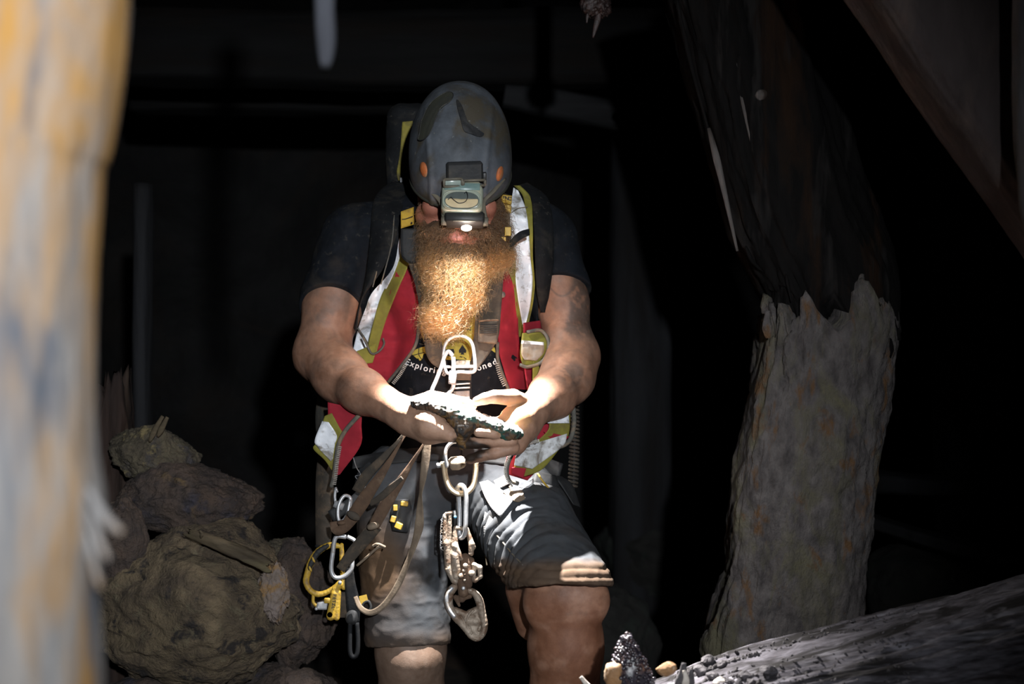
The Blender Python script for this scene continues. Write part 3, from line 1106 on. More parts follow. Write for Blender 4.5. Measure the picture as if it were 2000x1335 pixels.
txt = 'Exploring Abandoned'
tx = np.array([794, 803.5, 813.5, 821, 830.5, 840.5, 847.5, 856, 867, 877, 888, 898, 908, 917, 927, 937, 947.5, 957.5, 968])
ty = 703 + 19.5 * (1 - ((tx - 881) / 88) ** 2) + 8
letters(txt, tx, ty, m_white, sp, 12.5, off=.005, label='white arched lettering')

# ---------------- beard and moustache
m_beard = M('beard_underlayer', (0.085, 0.042, 0.018), (0.05, 0.024, 0.010), sc=70, rough=0.9, bump=1.0, bsc=160, bd=0.006, stretch=(1, 1, .35))
BD = Field((-0.20, 3.05, 1.20), (0.0, 3.40, 1.62), 0.003)
BD.ell(P(893, 498, -.150), (.074, .046, .050), k=0.03)
BD.ell(P(890, 545, -.152), (.061, .038, .055), k=0.03)
BD.ell(P(868, 590, -.148), (.040, .030, .045), k=0.03)
BD.cap(P(826, 400, -.105), P(822, 480, -.130), .018, .030, 0.03)
BD.cap(P(968, 400, -.105), P(972, 480, -.130), .018, .030, 0.03)
BD.cap(P(845, 452, -.182), P(880, 440, -.202), .017, .012, 0.015)
BD.cap(P(945, 450, -.182), P(908, 440, -.202), .017, .012, 0.015)
BD.ell(P(893, 464, -.215), (.019, .024, .008), k=0.006, sub=True)
dV, dF = BD.mesh()
dN = vnormals(dV, dF)
dV = dV + dN * (fbm(dV * np.array([45, 45, 18]), 4, 91, True) * .008)[:, None]
beard = mk('beard', dV, dF, m_beard, miner, label='long frizzy ginger beard')
m_hair = bpy.data.materials.new('ginger_hair')
m_hair.use_nodes = True
nt = m_hair.node_tree
nt.nodes.remove(nt.nodes['Principled BSDF'])
hb = nt.nodes.new('ShaderNodeBsdfHairPrincipled')
hb.parametrization = 'COLOR'
hb.inputs['Color'].default_value = (0.28, 0.132, 0.047, 1)
hb.inputs['Roughness'].default_value = 0.4
hb.inputs['Radial Roughness'].default_value = 0.6
hb.inputs['Random Roughness'].default_value = 0.2
nt.links.new(hb.outputs[0], nt.nodes['Material Output'].inputs[0])


m_hair_shade = m_hair.copy()  # darker copy: shade on the unlit moustache put into the hair colour
m_hair_shade.name = 'ginger_hair_shade'
m_hair_shade.node_tree.nodes['Principled Hair BSDF'].inputs['Color'].default_value = (0.13, 0.066, 0.030, 1)


def hairs(name, roots, dirs, length, npts, rad, curl, seed, parent, mat, grav=0.6, label=None):
    rs = np.random.RandomState(seed)
    n = len(roots)
    t = np.linspace(0, 1, npts)
    L = length * rs.uniform(0.55, 1.25, n)
    pos = np.zeros((n, npts, 3))
    pos[:, 0] = roots
    d = dirs / np.linalg.norm(dirs, axis=1, keepdims=True)
    ph = rs.uniform(0, 6.28, n)
    fr = rs.uniform(2.0, 5.0, n)
    cu_ = curl * rs.uniform(0.2, 1.6, n)
    e1 = np.cross(d, rs.normal(size=(n, 3)))
    e1 /= np.linalg.norm(e1, axis=1, keepdims=True)
    e2 = np.cross(d, e1)
    cur = roots.copy()
    drift = rs.normal(size=(n, 3)) * 0.35
    for k in range(1, npts):
        dd = d + np.array([0, 0, -grav]) * t[k] * 1.6 + drift * t[k]
        dd /= np.linalg.norm(dd, axis=1, keepdims=True)
        cur = cur + dd * (L / (npts - 1))[:, None]
        a = ph + fr * t[k] * 6.28 * 0.6
        pos[:, k] = cur + (e1 * np.cos(a)[:, None] + e2 * np.sin(a)[:, None]) * (cu_ * min(1, t[k] * 2.0))[:, None]
    off = np.array(wloc(parent))
    hc = bpy.data.hair_curves.new(name)
    hc.add_curves([npts] * n)
    hc.position_data.foreach_set('vector', (pos - off).astype(np.float32).ravel())
    ra = hc.attributes.new('radius', 'FLOAT', 'POINT')
    rr = np.broadcast_to(rad * (1 - 0.6 * t)[None, :] * rs.uniform(.7, 1.2, n)[:, None], (n, npts))
    ra.data.foreach_set('value', rr.astype(np.float32).ravel())
    hc.materials.append(mat)
    o = bpy.data.objects.new(name, hc)
    o.parent = parent
    C.objects.link(o)
    o['kind'] = 'stuff'
    if label:
        o['label'] = label
    return o


px_, py_, _ = pix(dV)
rs_ = np.random.RandomState(4)
front = dN[:, 1] < 0.35
low = np.where(front & (py_ > 468))[0]
i = rs_.choice(low, 5200)
jit = rs_.normal(size=(5200, 3)) * .004
hairs('beard_strands', dV[i] - dN[i] * .006 + jit, dN[i] * 0.32 + np.array([0, -.05, -1.0]) + rs_.normal(size=(5200, 3)) * .26, .050, 14, .00038, .0050, 5, beard, m_hair, label='bright ginger curls')
up = np.where(front & (py_ <= 490))[0]
i = rs_.choice(up, 1700)
sx = np.sign(px_[i] - 893)
hairs('moustache_strands', dV[i] - dN[i] * .004, dN[i] * 0.6 + np.stack([sx * .45, 0 * sx - .1, 0 * sx - .7], -1) + rs_.normal(size=(1700, 3)) * .35, .038, 10, .00040, .004, 6, beard, m_hair_shade)
tip = np.where(front & (py_ > 585) & (px_ < 900))[0]
i = rs_.choice(tip, 700)
hairs('beard_strands', dV[i] - dN[i] * .004, dN[i] * .3 + np.array([-.05, -.05, -1.0]) + rs_.normal(size=(700, 3)) * .45, .056, 16, .00034, .009, 8, beard, m_hair, grav=.3)

# ---------------- helmet
m_helmet = M('scuffed_grey_helmet', (0.088, 0.099, 0.116), (0.022, 0.024, 0.026), sc=10, rough=0.7, bump=0.35, bsc=70, bd=0.002, c3=(0.050, 0.041, 0.027), s3=9, t3=(0.47, 0.60), c4=(0.15, 0.15, 0.14), s4=75, t4=(0.655, 0.72), mid=(.36, .66))
m_dark = M('black_plastic', (0.014, 0.015, 0.017), (0.022, 0.021, 0.02), sc=40, rough=0.5, bump=0.2, c3=(0.05, 0.042, 0.03), s3=30, t3=(0.55, 0.75))
m_tan = M('dusty_plastic', (0.16, 0.135, 0.095), (0.10, 0.09, 0.07), sc=40, rough=0.6, bump=0.3)
m_orange = M('orange_plug', (0.42, 0.12, 0.03), (0.30, 0.08, 0.025), sc=70, rough=0.6, bump=0.4, c3=(0.2, 0.12, 0.06), s3=60)
m_glass = M('clear_plastic', (0.62, 0.72, 0.66), (0.55, 0.62, 0.55), sc=20, rough=0.25, bump=0.1, trans=0.55, spec=.6)
m_sticker = M('olive_sticker', (0.042, 0.042, 0.030), (0.028, 0.029, 0.024), sc=30, rough=0.6, bump=0.2)
HE = P(899, 297, -.100)          # shell centre
SHR = np.array([.112, .160, .148])
helm = empty('helmet', HE + hu * -.03, 'scuffed dark grey caving helmet with two orange plugs on bowed head', 'helmet')
HF = Field(HE - .2, HE + .2, .0028)
HF.ell(HE, SHR, HR, k=0)
HF.ell(HE + hf * .02 - hu * .01, SHR * np.array([1.02, .96, .90]), HR, k=.02)
HF.ell(P(899, 268, -.100), (.104, .128, .124), HR, k=.03)
HF.ell(HE + hf * .028 - hu * .030, (.1115, .134, .125), HR, k=.02)
HF.ell(HE - hu * .004, SHR - .007, HR, k=.0, sub=True)
HF.ell(HE + hf * .028 - hu * .034, (.1045, .127, .110), HR, k=.004, sub=True)
HF.cut(HE - hu * .055, -hu + hf * .10, HE - .3, HE + .3, k=.003)
hV, hF = HF.mesh()
q = (hV - HE) @ HR.T
rid = np.exp(-((np.abs(q[:, 0]) - .074 + .1 * np.maximum(q[:, 1] - .02, 0)) / .006) ** 2) * sstep(-.05, .05, q[:, 1]) * .0035
hV = hV + vnormals(hV, hF) * (rid + fbm(hV * 18, 3, 7) * .0015)[:, None]
mk('shell', hV, hF, m_helmet, helm)
ta = np.linspace(0, 2 * math.pi, 97)[:-1]
cn = -hu + hf * .10
rim = []
for a_ in ta:
    u_ = math.cos(a_) * hx + math.sin(a_) * (hf + hu * .10)
    tt2 = np.linspace(.22, .05, 200)
    pts_ = HE - hu * .050 + u_ * tt2[:, None]
    f_ = HF.sample(pts_)
    k_ = np.argmax(f_ < .0005)
    rim.append(pts_[k_] + u_ * -.001)
rim = np.array(rim)
for _ in range(3):
    rim = (np.roll(rim, 1, 0) + rim * 2 + np.roll(rim, -1, 0)) / 4
part('rim', tube(rim, .0045, 8, True), m_sticker, helm, label='dusty rim edge')


def onhelm(px, py):
    """point and outward normal of the shell under a photo position"""
    d = fillnan(np.atleast_2d(drape(np.atleast_1d(px), np.atleast_1d(py), fields=[HF])))[0]
    p = W(px, py, d)
    qq = ((p - HE) @ HR.T) / SHR ** 2
    n = qq @ HR
    return p, n / np.linalg.norm(n, axis=-1, keepdims=True)


for x, y in ((828, 331), (976, 339)):
    p, nn = onhelm(x, y)
    p, nn = p.reshape(3), nn.reshape(3)
    e1 = np.cross(nn, [0, 0, 1.0])
    e1 /= np.linalg.norm(e1)
    e2 = np.cross(e1, nn)
    part('orange_plug', rockmesh(p, (.0125, .0062, .0170), 3, .05, 4, fine=.01, planes=0, R=np.array([e1, nn, e2])), m_orange, helm, label='round orange plug')
# worn sticker with a dark peeled edge
pl = [(822, 262), (819, 273), (828, 274), (838, 266), (846, 252), (852, 234), (862, 212), (876, 203), (885, 192), (884, 184), (874, 182), (858, 190), (842, 204), (832, 222), (824, 244)]


def helm_patch(name, ring, mat, off, label):
    c_ = np.asarray(ring).mean(0)
    K, n = 8, len(ring)
    kk_ = np.concatenate([[[0, 0]]] + [(ring - c_) * s for s in np.arange(1, K + 1) / K]) + c_
    pp, nn = onhelm(kk_[:, 0], kk_[:, 1])
    F_ = [(0, 1 + a, 1 + (a + 1) % n) for a in range(n)] + [(1 + k * n + a, 1 + (k + 1) * n + a, 1 + (k + 1) * n + (a + 1) % n, 1 + k * n + (a + 1) % n) for k in range(K - 1) for a in range(n)]
    return mk(name, pp + nn * off, F_, mat, helm, label=label)


ring = cr(pl, 3, True)
helm_patch('worn_patch', ring, m_sticker, .0040, 'peeling olive sticker patch')
pp, nn = onhelm(ring[:, 0], ring[:, 1])
part('patch_edge', tube(pp + nn * .0036, .0011, 5, True), m_dark, helm)
pl = [(892, 196), (902, 208), (906, 230), (915, 248), (934, 255), (944, 262), (936, 268), (918, 262), (906, 256), (900, 236), (894, 214)]
helm_patch('scuff_mark', cr(pl, 3, True), m_dark, .0036, 'dark worn scuff')
# front bracket for the lamp
p0, n0 = onhelm(np.array([905]), np.array([336]))
p0, n0 = p0[0], n0[0]
up_ = np.cross(n0, hx)
up_ /= np.linalg.norm(up_)
if up_[2] < 0:
    up_ = -up_
RB = np.array([np.cross(up_, n0), up_, n0])
if RB[0][0] < 0:
    RB[0] *= -1


def hb_(x, y, z):
    return p0 + RB[0] * x + RB[1] * y + RB[2] * z


br = mk('lamp_bracket', *rbox(hb_(.002, .004, .006), (.040, .020, .011), RB, .35), m_dark, helm, smooth=False, label='black lamp bracket')
mb = MB()
for (x, y, hx2, hy2) in ((-.025, -.019, .020, .0085), (.022, -.021, .024, .006)):
    fr_ = [(x - hx2, y - hy2), (x + hx2, y - hy2), (x + hx2, y + hy2), (x - hx2, y + hy2)]
    for (a, b), (c_, d_) in zip(fr_, fr_[1:] + fr_[:1]):
        mb.add(*tube(np.array([hb_(a, b, .018), hb_(c_, d_, .018)]), .0032, 6))
mb.mk('bracket_frame', m_tan, br, label='dusty tan frame')
part('bracket_slot', rbox(hb_(-.025, -.019, .0165), (.017, .005, .002), RB), m_glass, br)
part('bracket_tab', rbox(hb_(.046, -.012, .010), (.004, .012, .006), RB), m_dark, br)
part('bracket_foot', rbox(hb_(-.002, -.034, .006), (.020, .006, .006), RB), m_dark, br)

# ---------------- headlamp (own thing, clipped on the helmet)
lampo = empty('headlamp', P(907, 440, -.24), 'lit headlamp with milky clear housing clipped on helmet front', 'headlamp')
LC = P(903, 393, -.247)
tl = math.radians(20)
RL = np.array([[1, 0, -0.02], [0, math.cos(tl), -math.sin(tl)], [0.02, math.sin(tl), math.cos(tl)]])   # x, back, up
LFd = Field(LC - .08, LC + .08, .0016, .02)
LFd.bx(LC, (.046, .026, .033), RL, .013)
LFd.bx(LC + RL[2] * .024 + RL[1] * .004, (.040, .026, .016), RL, .006, k=.006)
lV, lF = LFd.mesh()
m_case = M('milky_case', (0.33, 0.38, 0.31), (0.30, 0.30, 0.22), sc=25, rough=0.3, bump=0.15, c3=(0.42, 0.34, 0.21), s3=12, t3=(0.5, 0.65), spec=.6, coat=.3)
mk('case', lV, lF, m_case, lampo, label='milky green plastic case')
m_cream = M('cream_reflector', (0.66, 0.52, 0.30), (0.56, 0.43, 0.25), sc=30, rough=0.5, bump=0.15)
m_smoke = M('smoky_window', (0.11, 0.13, 0.12), (0.08, 0.09, 0.085), sc=25, rough=0.3, bump=0.1, coat=.4)
front_ = -RL[1]


def lp(x, z, o=.0275):
    return LC + RL[0] * x + RL[2] * z + front_ * o


an = np.linspace(0, 2 * math.pi, 33)[:-1]


def disc(cx, cz, rx, rz, o, z0=-1, z1=1, dome=.003):
    z = np.clip(np.sin(an), z0, z1)
    V = [lp(cx, cz, o + dome)]
    for s in (.5, 1.0):
        V += [lp(cx + math.copysign(abs(c) ** .7, c) * rx * s, cz + zz * rz * s, o + dome * (1 - s)) for c, zz in zip(np.cos(an), z)]
    n = len(an)
    return np.array(V), [(0, 1 + a, 1 + (a + 1) % n) for a in range(n)] + [(1 + a, 1 + n + a, 1 + n + (a + 1) % n, 1 + (a + 1) % n) for a in range(n)]


win = mk('window', *disc(0, -.010, .038, .0205, .0265), m_smoke, lampo, label='smoky oval window')
mk('reflector', *disc(0, -.0125, .036, .0170, .0285, -1, .30), m_cream, win, label='cream reflector behind the window')
wire = [lp(-.030, -.012, .032), lp(-.024, -.006, .033), lp(-.018, -.012, .033), lp(-.006, -.020, .033), lp(.008, -.016, .033), lp(.013, -.004, .033), lp(.010, .008, .033), lp(.006, .004, .033)]
part('wire', tube(cr(wire, 6), .0009, 5), m_dark, lampo, label='loose black wire')
part('gasket', tube(np.array([lp(math.copysign(abs(math.cos(a)) ** .6, math.cos(a)) * .041, -.010 + .0225 * math.copysign(abs(math.sin(a)) ** .6, math.sin(a)), .0262) for a in an]), .0022, 6, True), m_case, lampo)
part('top_band', rbox(LC + RL[2] * .0235 + front_ * .0245, (.039, .003, .0085), RL, .3), M('teal_plastic', (0.20, 0.29, 0.26), (0.13, 0.20, 0.19), sc=40, rough=.3, bump=.1, coat=.3), lampo, label='teal tinted top band')
# lower housing with the LED
HC2 = P(908, 429, -.250)
part('lamp_head', rbox(HC2, (.044, .022, .013), RL, .4), m_dark, lampo, label='dark lamp head')
for s in (-1, 1):
    part('pivot', tube(np.array([HC2 + RL[0] * s * .041 - RL[2] * .004, HC2 + RL[0] * s * .052 - RL[2] * .004]), .010, 14), m_tan, lampo)
mb = MB()
LR = np.array([RL[0], front_, -RL[2]])
l0 = HC2 + front_ * .014 - RL[2] * .013
part('bezel', tube(np.array([l0 + RL[2] * .003 + RL[0] * .030 * math.cos(a) + (front_ * .85 - RL[2] * .2) * .006 * math.sin(a) for a in an]), .0018, 6, True), m_tan, lampo)
m_led = M('led', (1.0, 0.98, 0.94), (1, .98, .94), emit=60, bump=0)
mk('led', *rockmesh(P(911, 445, -.275), (.0122, .0045, .0068), 1, 0, 2, fine=0, flat=0), m_led, lampo, label='glowing white light')
for s in (-1, 1):
    pts = [HC2 + RL[0] * s * .046, P(903 + s * 42, 395, -.225), P(903 + s * 62, 372, -.205), P(903 + s * 82, 348, -.165)]
    part('strap', tube(cr(pts, 6), .005, 8, flat=.4), m_tan, lampo)

# hair at the temples
m_sidehair = m_beard

# ------------------------------------------------------------------ backpack
m_black = M('black_webbing', (0.011, 0.012, 0.0135), (0.006, 0.0065, 0.0075), sc=20, rough=0.85, bump=0.4, bsc=240, bd=0.0012, c3=(0.036, 0.031, 0.025), s3=12, t3=(0.52, 0.72), c4=(0.045, 0.041, 0.035), s4=70, t4=(.61, .70), spec=.2)
m_yellow = M('yellow_plastic', (0.50, 0.32, 0.035), (0.38, 0.23, 0.03), sc=40, rough=0.55, bump=0.2, c3=(0.16, 0.10, 0.04), s3=35, t3=(0.56, 0.72))
m_dyellow = M('muddy_yellow_cloth', (0.30, 0.25, 0.035), (0.18, 0.15, 0.03), sc=25, rough=0.85, bump=0.3, c3=(0.07, 0.055, 0.03), s3=18, t3=(.5, .7))
m_strap = M('dirty_brown_webbing', (0.056, 0.042, 0.030), (0.030, 0.025, 0.019), sc=30, rough=0.85, bump=0.4, bsc=220, bd=0.0012, c3=(0.10, 0.068, 0.042), s3=26, t3=(.5, .66), c4=(0.016, 0.015, 0.014), s4=28, t4=(.58, .7))
m_brown = M('muddy_lanyard', (0.105, 0.060, 0.034), (0.066, 0.038, 0.023), sc=40, rough=0.85, bump=0.4, bsc=250, bd=0.0012, c3=(0.19, 0.13, 0.085), s3=25, t3=(.55, .72))
m_tanw = M('tan_webbing', (0.20, 0.150, 0.103), (0.125, 0.092, 0.064), sc=40, rough=0.85, bump=0.4, bsc=250, bd=0.0012, c3=(0.12, 0.08, 0.05), s3=20, t3=(.55, .72))
m_greyw = M('pale_grey_webbing', (0.235, 0.235, 0.245), (0.155, 0.155, 0.16), sc=30, rough=0.85, bump=0.4, bsc=240, bd=0.0012, c3=(0.20, 0.155, 0.11), s3=22, t3=(.52, .7), weave=120)
m_steel = M('worn_steel', (0.54, 0.55, 0.57), (0.38, 0.38, 0.39), sc=40, rough=0.4, metal=0.5, bump=0.15, c3=(0.30, 0.24, 0.17), s3=30, t3=(.56, .7))
m_rust = M('muddy_alloy', (0.36, 0.30, 0.24), (0.22, 0.165, 0.12), sc=45, rough=0.6, metal=0.35, bump=0.7, bsc=150, bd=0.002, c3=(0.13, 0.075, 0.045), s3=28, t3=(.48, .62), c4=(0.5, 0.45, 0.38), s4=40, t4=(.62, .7))
m_gold = M('dusty_gold_alloy', (0.50, 0.40, 0.27), (0.40, 0.30, 0.19), sc=50, rough=0.5, metal=0.3, bump=0.4, bsc=150, bd=0.0012, c3=(0.22, 0.14, 0.075), s3=35, t3=(.55, .68))
m_rubber = M('black_rubber', (0.010, 0.011, 0.013), (0.018, 0.018, 0.018), sc=40, rough=0.7, bump=0.3)

bag = empty('backpack', P(895, 760, .19), 'dark grey caving backpack with muddy yellow side strip behind helmet', 'backpack')
BG = Field(P(740, 900, .14) - .1, P(1060, 190, .34) + .1, .005)
BG.bx(P(845, 330, .25), (.118, .075, .165), rnd=.045, k=0)
BG.bx(P(895, 610, .27), (.155, .085, .30), rnd=.05, k=.03)
gV, gF = BG.mesh()
gV = gV + vnormals(gV, gF) * (fbm(gV * 11, 4, 15) * .012)[:, None]
mk('bag', gV, gF, m_black, bag)
DR2 = [BG]
part('side_strip', strip([(786, 238), (781, 300), (775, 336), (778, 352)], [(806, 236), (806, 300), (806, 350), (806, 354)], .006, .003, 24, 6, wr=.004, ws=18, fields=DR2), m_dyellow, bag, label='muddy yellow strip')
part('strap_adjuster', rbox(P(793, 352, .12), (.014, .008, .006)), m_greyw, bag, smooth=False)
part('shoulder_strap', strip([(768, 352, .10), (742, 372, .05), (728, 400, -.02), (722, 470, -.06), (714, 540, -.075), (700, 596, -.07), (690, 640, -.055)], [(800, 362, .08), (794, 385, .02), (782, 420, -.05), (774, 462, -.085), (748, 525, -.10), (708, 585, -.09), (696, 650, -.07)], 0, .012, 50, 10, wr=.006, ws=40, bulge=.012, seed=3), m_black, bag, label='padded black shoulder strap')
part('shoulder_strap', strip([(1010, 362, .06), (1036, 385, .0), (1042, 440, -.075), (1045, 500, -.085), (1046, 540, -.07), (1050, 580, -.045), (1056, 610, -.02)], [(1030, 356, .08), (1068, 384, .03), (1080, 430, -.04), (1082, 505, -.05), (1078, 540, -.045), (1072, 580, -.03), (1068, 610, -.01)], 0, .012, 50, 10, wr=.006, ws=40, bulge=.010, seed=6), m_black, bag, label='padded black shoulder strap')
for pts in ([(755, 420, -.055), (748, 480, -.088), (728, 560, -.106)], [(770, 420, -.066), (764, 480, -.10), (744, 555, -.116)]):
    part('strap_stitching', stroke(pts, .0016), m_pipe, bag)
fl = part('strap_flap', strip([(783, 446, -.112), (782, 480, -.118), (786, 504, -.118), (800, 513, -.118)], [(834, 446, -.10), (838, 480, -.11), (838, 500, -.112), (826, 513, -.114)], 0, .006, 20, 10, bulge=.006), m_rubber, bag, label='black rubbery flap below the buckle')
part('flap_edge', stroke([(785, 500, -.126), (797, 511, -.126), (815, 513, -.124), (834, 508, -.12)], .0022), m_black, fl)


def buckle(c, corners, th, name='strap_buckle', mat=None, extra=()):
    p = np.array([[x, y] for x, y in corners], float)
    d = np.array(c)
    A = W(p[:, 0], p[:, 1], d)
    Bq = W(p[:, 0], p[:, 1], d + th)
    m_ = A.mean(0)
    A2 = m_ + (A - m_) * .86 + np.array([0, -.0025, 0])
    n = len(p)
    F = [tuple(range(n)), tuple(2 * n + i for i in range(n - 1, -1, -1))]
    V = np.concatenate([A2, A, Bq])
    for i in range(n):
        j = (i + 1) % n
        F.append((i, n + i, n + j, j))
        F.append((n + i, 2 * n + i, 2 * n + j, n + j))
    return mk(name, V, F, mat or m_yellow, bag, smooth=False)


b1 = buckle([-.118, -.10, -.10, -.118], [(783, 413), (808, 404), (809, 438), (783, 446)], .012)
part('rivet', tube(W([804, 804], [435, 435], [-.112, -.120]), .0022, 8), m_rubber, b1)
part('groove', stroke([(785, 428, -.1205), (793, 427, -.119), (806, 422, -.1165)], .0009), m_rubber, b1)
b2 = buckle([-.105, -.105, -.11, -.112], [(979, 379), (1000, 382), (999, 400), (976, 394)], .012)
b3 = buckle([-.112, -.11, -.112, -.112], [(976, 395), (999, 401), (998, 417), (978, 409)], .012)
part('slider', rbox(P(992, 452, -.155), (.007, .006, .010)), m_yellow, bag, smooth=False)
part('slider', rbox(P(983, 467, -.155), (.006, .005, .005)), m_yellow, bag, smooth=False)
letters('INC', [983, 989, 995], [389, 390, 391], m_rubber, b2, 7.5, d=[-.1105, -.1105, -.1105])
band = part('strap_band', strip([(986, 484, -.150), (1000, 465, -.152), (1015, 452, -.148), (1034, 446, -.135)], [(990, 492, -.150), (1005, 478, -.154), (1018, 467, -.150), (1035, 459, -.137)], 0, .003, 24, 6), m_black, bag, label='black elastic band over the silver tape')
part('side_adjuster', strip([(972, 492, -.12), (978, 505, -.12)], [(992, 488, -.12), (994, 503, -.12)], 0, .006, 6, 5), m_rubber, bag)
# cloth of the vest seen under the image-right strap

# ------------------------------------------------------------------ harness
har = empty('climbing_harness', P(895, 930, -.06), 'dirty brown chest and sit harness with steel chest ring', 'harness')
part('chest_strap', strip([(797, 512, -.122), (812, 562, -.130), (822, 620, -.134), (828, 661, -.138), (832, 690, -.141), (842, 708, -.143), (858, 720, -.145)], [(838, 512, -.12), (848, 562, -.128), (856, 620, -.135), (862, 661, -.140), (868, 690, -.144), (872, 705, -.146), (872, 718, -.147)], 0, .004, 50, 8, wr=.003, ws=40, seed=31), m_strap, har, label='dirty chest strap')
part('strap_seam', stroke([(828, 662, -.142), (846, 660, -.144), (864, 657, -.145)], .0016), m_black, har)
part('chest_strap', strip([(962, 500, -.122), (950, 560, -.128), (930, 610, -.13), (926, 650, -.138), (922, 690, -.143), (918, 712, -.145), (918, 724, -.146)], [(987, 505, -.118), (982, 560, -.122), (978, 615, -.124), (974, 655, -.132), (962, 680, -.138), (944, 706, -.142), (930, 724, -.144)], 0, .004, 50, 8, wr=.003, ws=40, seed=32), m_strap, har, label='dirty chest strap')
bk = part('strap_buckle', strip([(935, 626, -.146), (933, 650, -.150), (933, 668, -.150)], [(974, 624, -.140), (973, 650, -.144), (971, 672, -.144)], 0, .007, 14, 10, bulge=.003), m_strap, har, label='ribbed brown strap buckle')
for k in range(5):
    part('buckle_rib', stroke([(937, 634 + k * 4, -.1505), (954, 633.5 + k * 4, -.153), (970, 633 + k * 4, -.147)], .0010, n=5), m_black, bk)
part('buckle_edge', stroke([(935, 627, -.150), (955, 625, -.153), (974, 625, -.145)], .002), m_brown, bk)
# centre webbing below the ring
part('centre_webbing', strip([(886, 728, -.148), (886, 760, -.147), (888, 800, -.146)], [(921, 728, -.148), (921, 760, -.147), (923, 800, -.146)], 0, .004, 20, 6), m_black, har, label='dark ridged webbing')
part('centre_webbing', strip([(887, 716, -.152), (887, 742, -.156)], [(920, 716, -.152), (920, 742, -.156)], 0, .005, 10, 6, bulge=.003), m_strap, har)
part('webbing_fold', strip([(886, 764, -.152), (887, 783, -.152), (892, 790, -.151)], [(917, 762, -.152), (918, 790, -.152), (920, 794, -.151)], 0, .003, 14, 6), m_greyw, har, label='pale webbing fold')
for y in (749, 757):
    part('bar', stroke([(888, y + 1, -.157), (918, y - 1, -.157)], .0022), m_steel, har)
an = np.linspace(0, 2 * math.pi, 49)[:-1]
ringp = [(896 + 28.5 * math.cos(a), 688 - 31 * math.sin(a)) if math.sin(a) > -.35 else (896 + 28.5 * math.copysign(min(1, abs(math.cos(a)) * 1.25), math.cos(a)), 688 - 31 * math.sin(a) * (1.15)) for a in an]
ringp = [(866, 690), (870, 672), (880, 660), (896, 655.5), (912, 659), (922, 671), (926, 690), (928, 712), (927, 724), (918, 727), (897, 726), (876, 729), (870, 722), (867, 706)]
part('chest_ring', stroke([(x, y, -.164 - .00004 * (y - 655)) for x, y in ringp], .0040, closed=True, n=10), m_steel, har, label='steel D-shaped chest ring')
part('chest_ring_bar', stroke([(872, 716, -.166), (926, 715, -.166)], .0034), m_steel, har)
part('ring_webbing', strip([(884, 704, -.158), (884, 714, -.166), (886, 722, -.158)], [(918, 703, -.158), (918, 712, -.166), (920, 720, -.158)], 0, .003, 12, 6), m_strap, har)
# waist belt and leg loops
part('waist_belt', strip([(690, 892), (760, 880), (840, 872), (900, 872)], [(688, 915), (760, 906), (840, 900), (900, 902)], .006, .004, 40, 6), m_rubber, har, label='dark blue-black waist belt')
part('waist_belt', strip([(900, 872), (960, 876), (1040, 885), (1100, 905)], [(900, 902), (960, 906), (1040, 915), (1092, 935)], .006, .004, 40, 6), m_rubber, har)
part('thigh_webbing', strip([(936, 941), (946, 968), (960, 992), (977, 1010)], [(953, 937), (972, 950), (988, 962), (1003, 976)], .020, .004, 20, 8, wr=.002, ws=20), m_greyw, har, label='pale grey thigh webbing')
part('thigh_webbing', strip([(964, 938), (990, 925)], [(972, 956), (1000, 942)], .014, .003, 10, 5), m_greyw, har)
part('thigh_webbing', strip([(982, 960), (1004, 958), (1020, 956)], [(998, 976), (1012, 980), (1026, 974)], .018, .003, 14, 5), m_tanw, har)
part('thigh_webbing', strip([(947, 998), (944, 1020), (946, 1060)], [(968, 1018), (962, 1036), (951, 1062)], .010, .003, 16, 5), m_greyw, har)
part('strap_end', stroke([(949, 1084, -.10), (951, 1103, -.10)], .0022), m_gold, har, label='copper strap end')
part('thigh_webbing', strip([(700, 945), (690, 965), (640, 998)], [(712, 960), (700, 985), (652, 1018)], .012, .003, 16, 5, dep=-.115), m_rubber, har)
hipb = part('hip_buckle', strip([(1046, 918, -.11), (1040, 940, -.125), (1036, 956, -.12)], [(1086, 928, -.08), (1092, 946, -.09), (1088, 962, -.09)], 0, .010, 12, 8, bulge=.006), m_rubber, har, label='black hip buckle with a yellow stripe')
part('stripe', stroke([(1050, 924, -.130), (1060, 939, -.134), (1074, 956, -.122)], .0022), m_yellow, hipb)
part('strap_tail', strip([(1076, 926, -.06), (1090, 940, -.065), (1120, 985, -.06)], [(1098, 930, -.03), (1118, 946, -.03), (1134, 990, -.03)], 0, .004, 16, 6, wr=.004), m_rubber, har)
clip = part('gear_clip', strip([(1010, 952, -.142), (1018, 968, -.146), (1026, 984, -.142)], [(1022, 950, -.142), (1042, 960, -.142), (1040, 972, -.14)], 0, .008, 10, 7, bulge=.005), m_greyw, har, label='pale plastic gear clip')
part('clip_lever', strip([(1034, 956, -.15), (1036, 968, -.15)], [(1050, 962, -.14), (1048, 972, -.14)], 0, .006, 8, 6, bulge=.004), m_yellow, clip)
part('clip_wire', stroke([(1014, 950, -.145), (1028, 952, -.148), (1040, 944, -.148), (1040, 935, -.14), (1034, 938, -.14)], .0020), m_steel, clip)
part('clip_pin', stroke([(996, 948, -.150), (1000, 960, -.152)], .003), m_gold, clip)

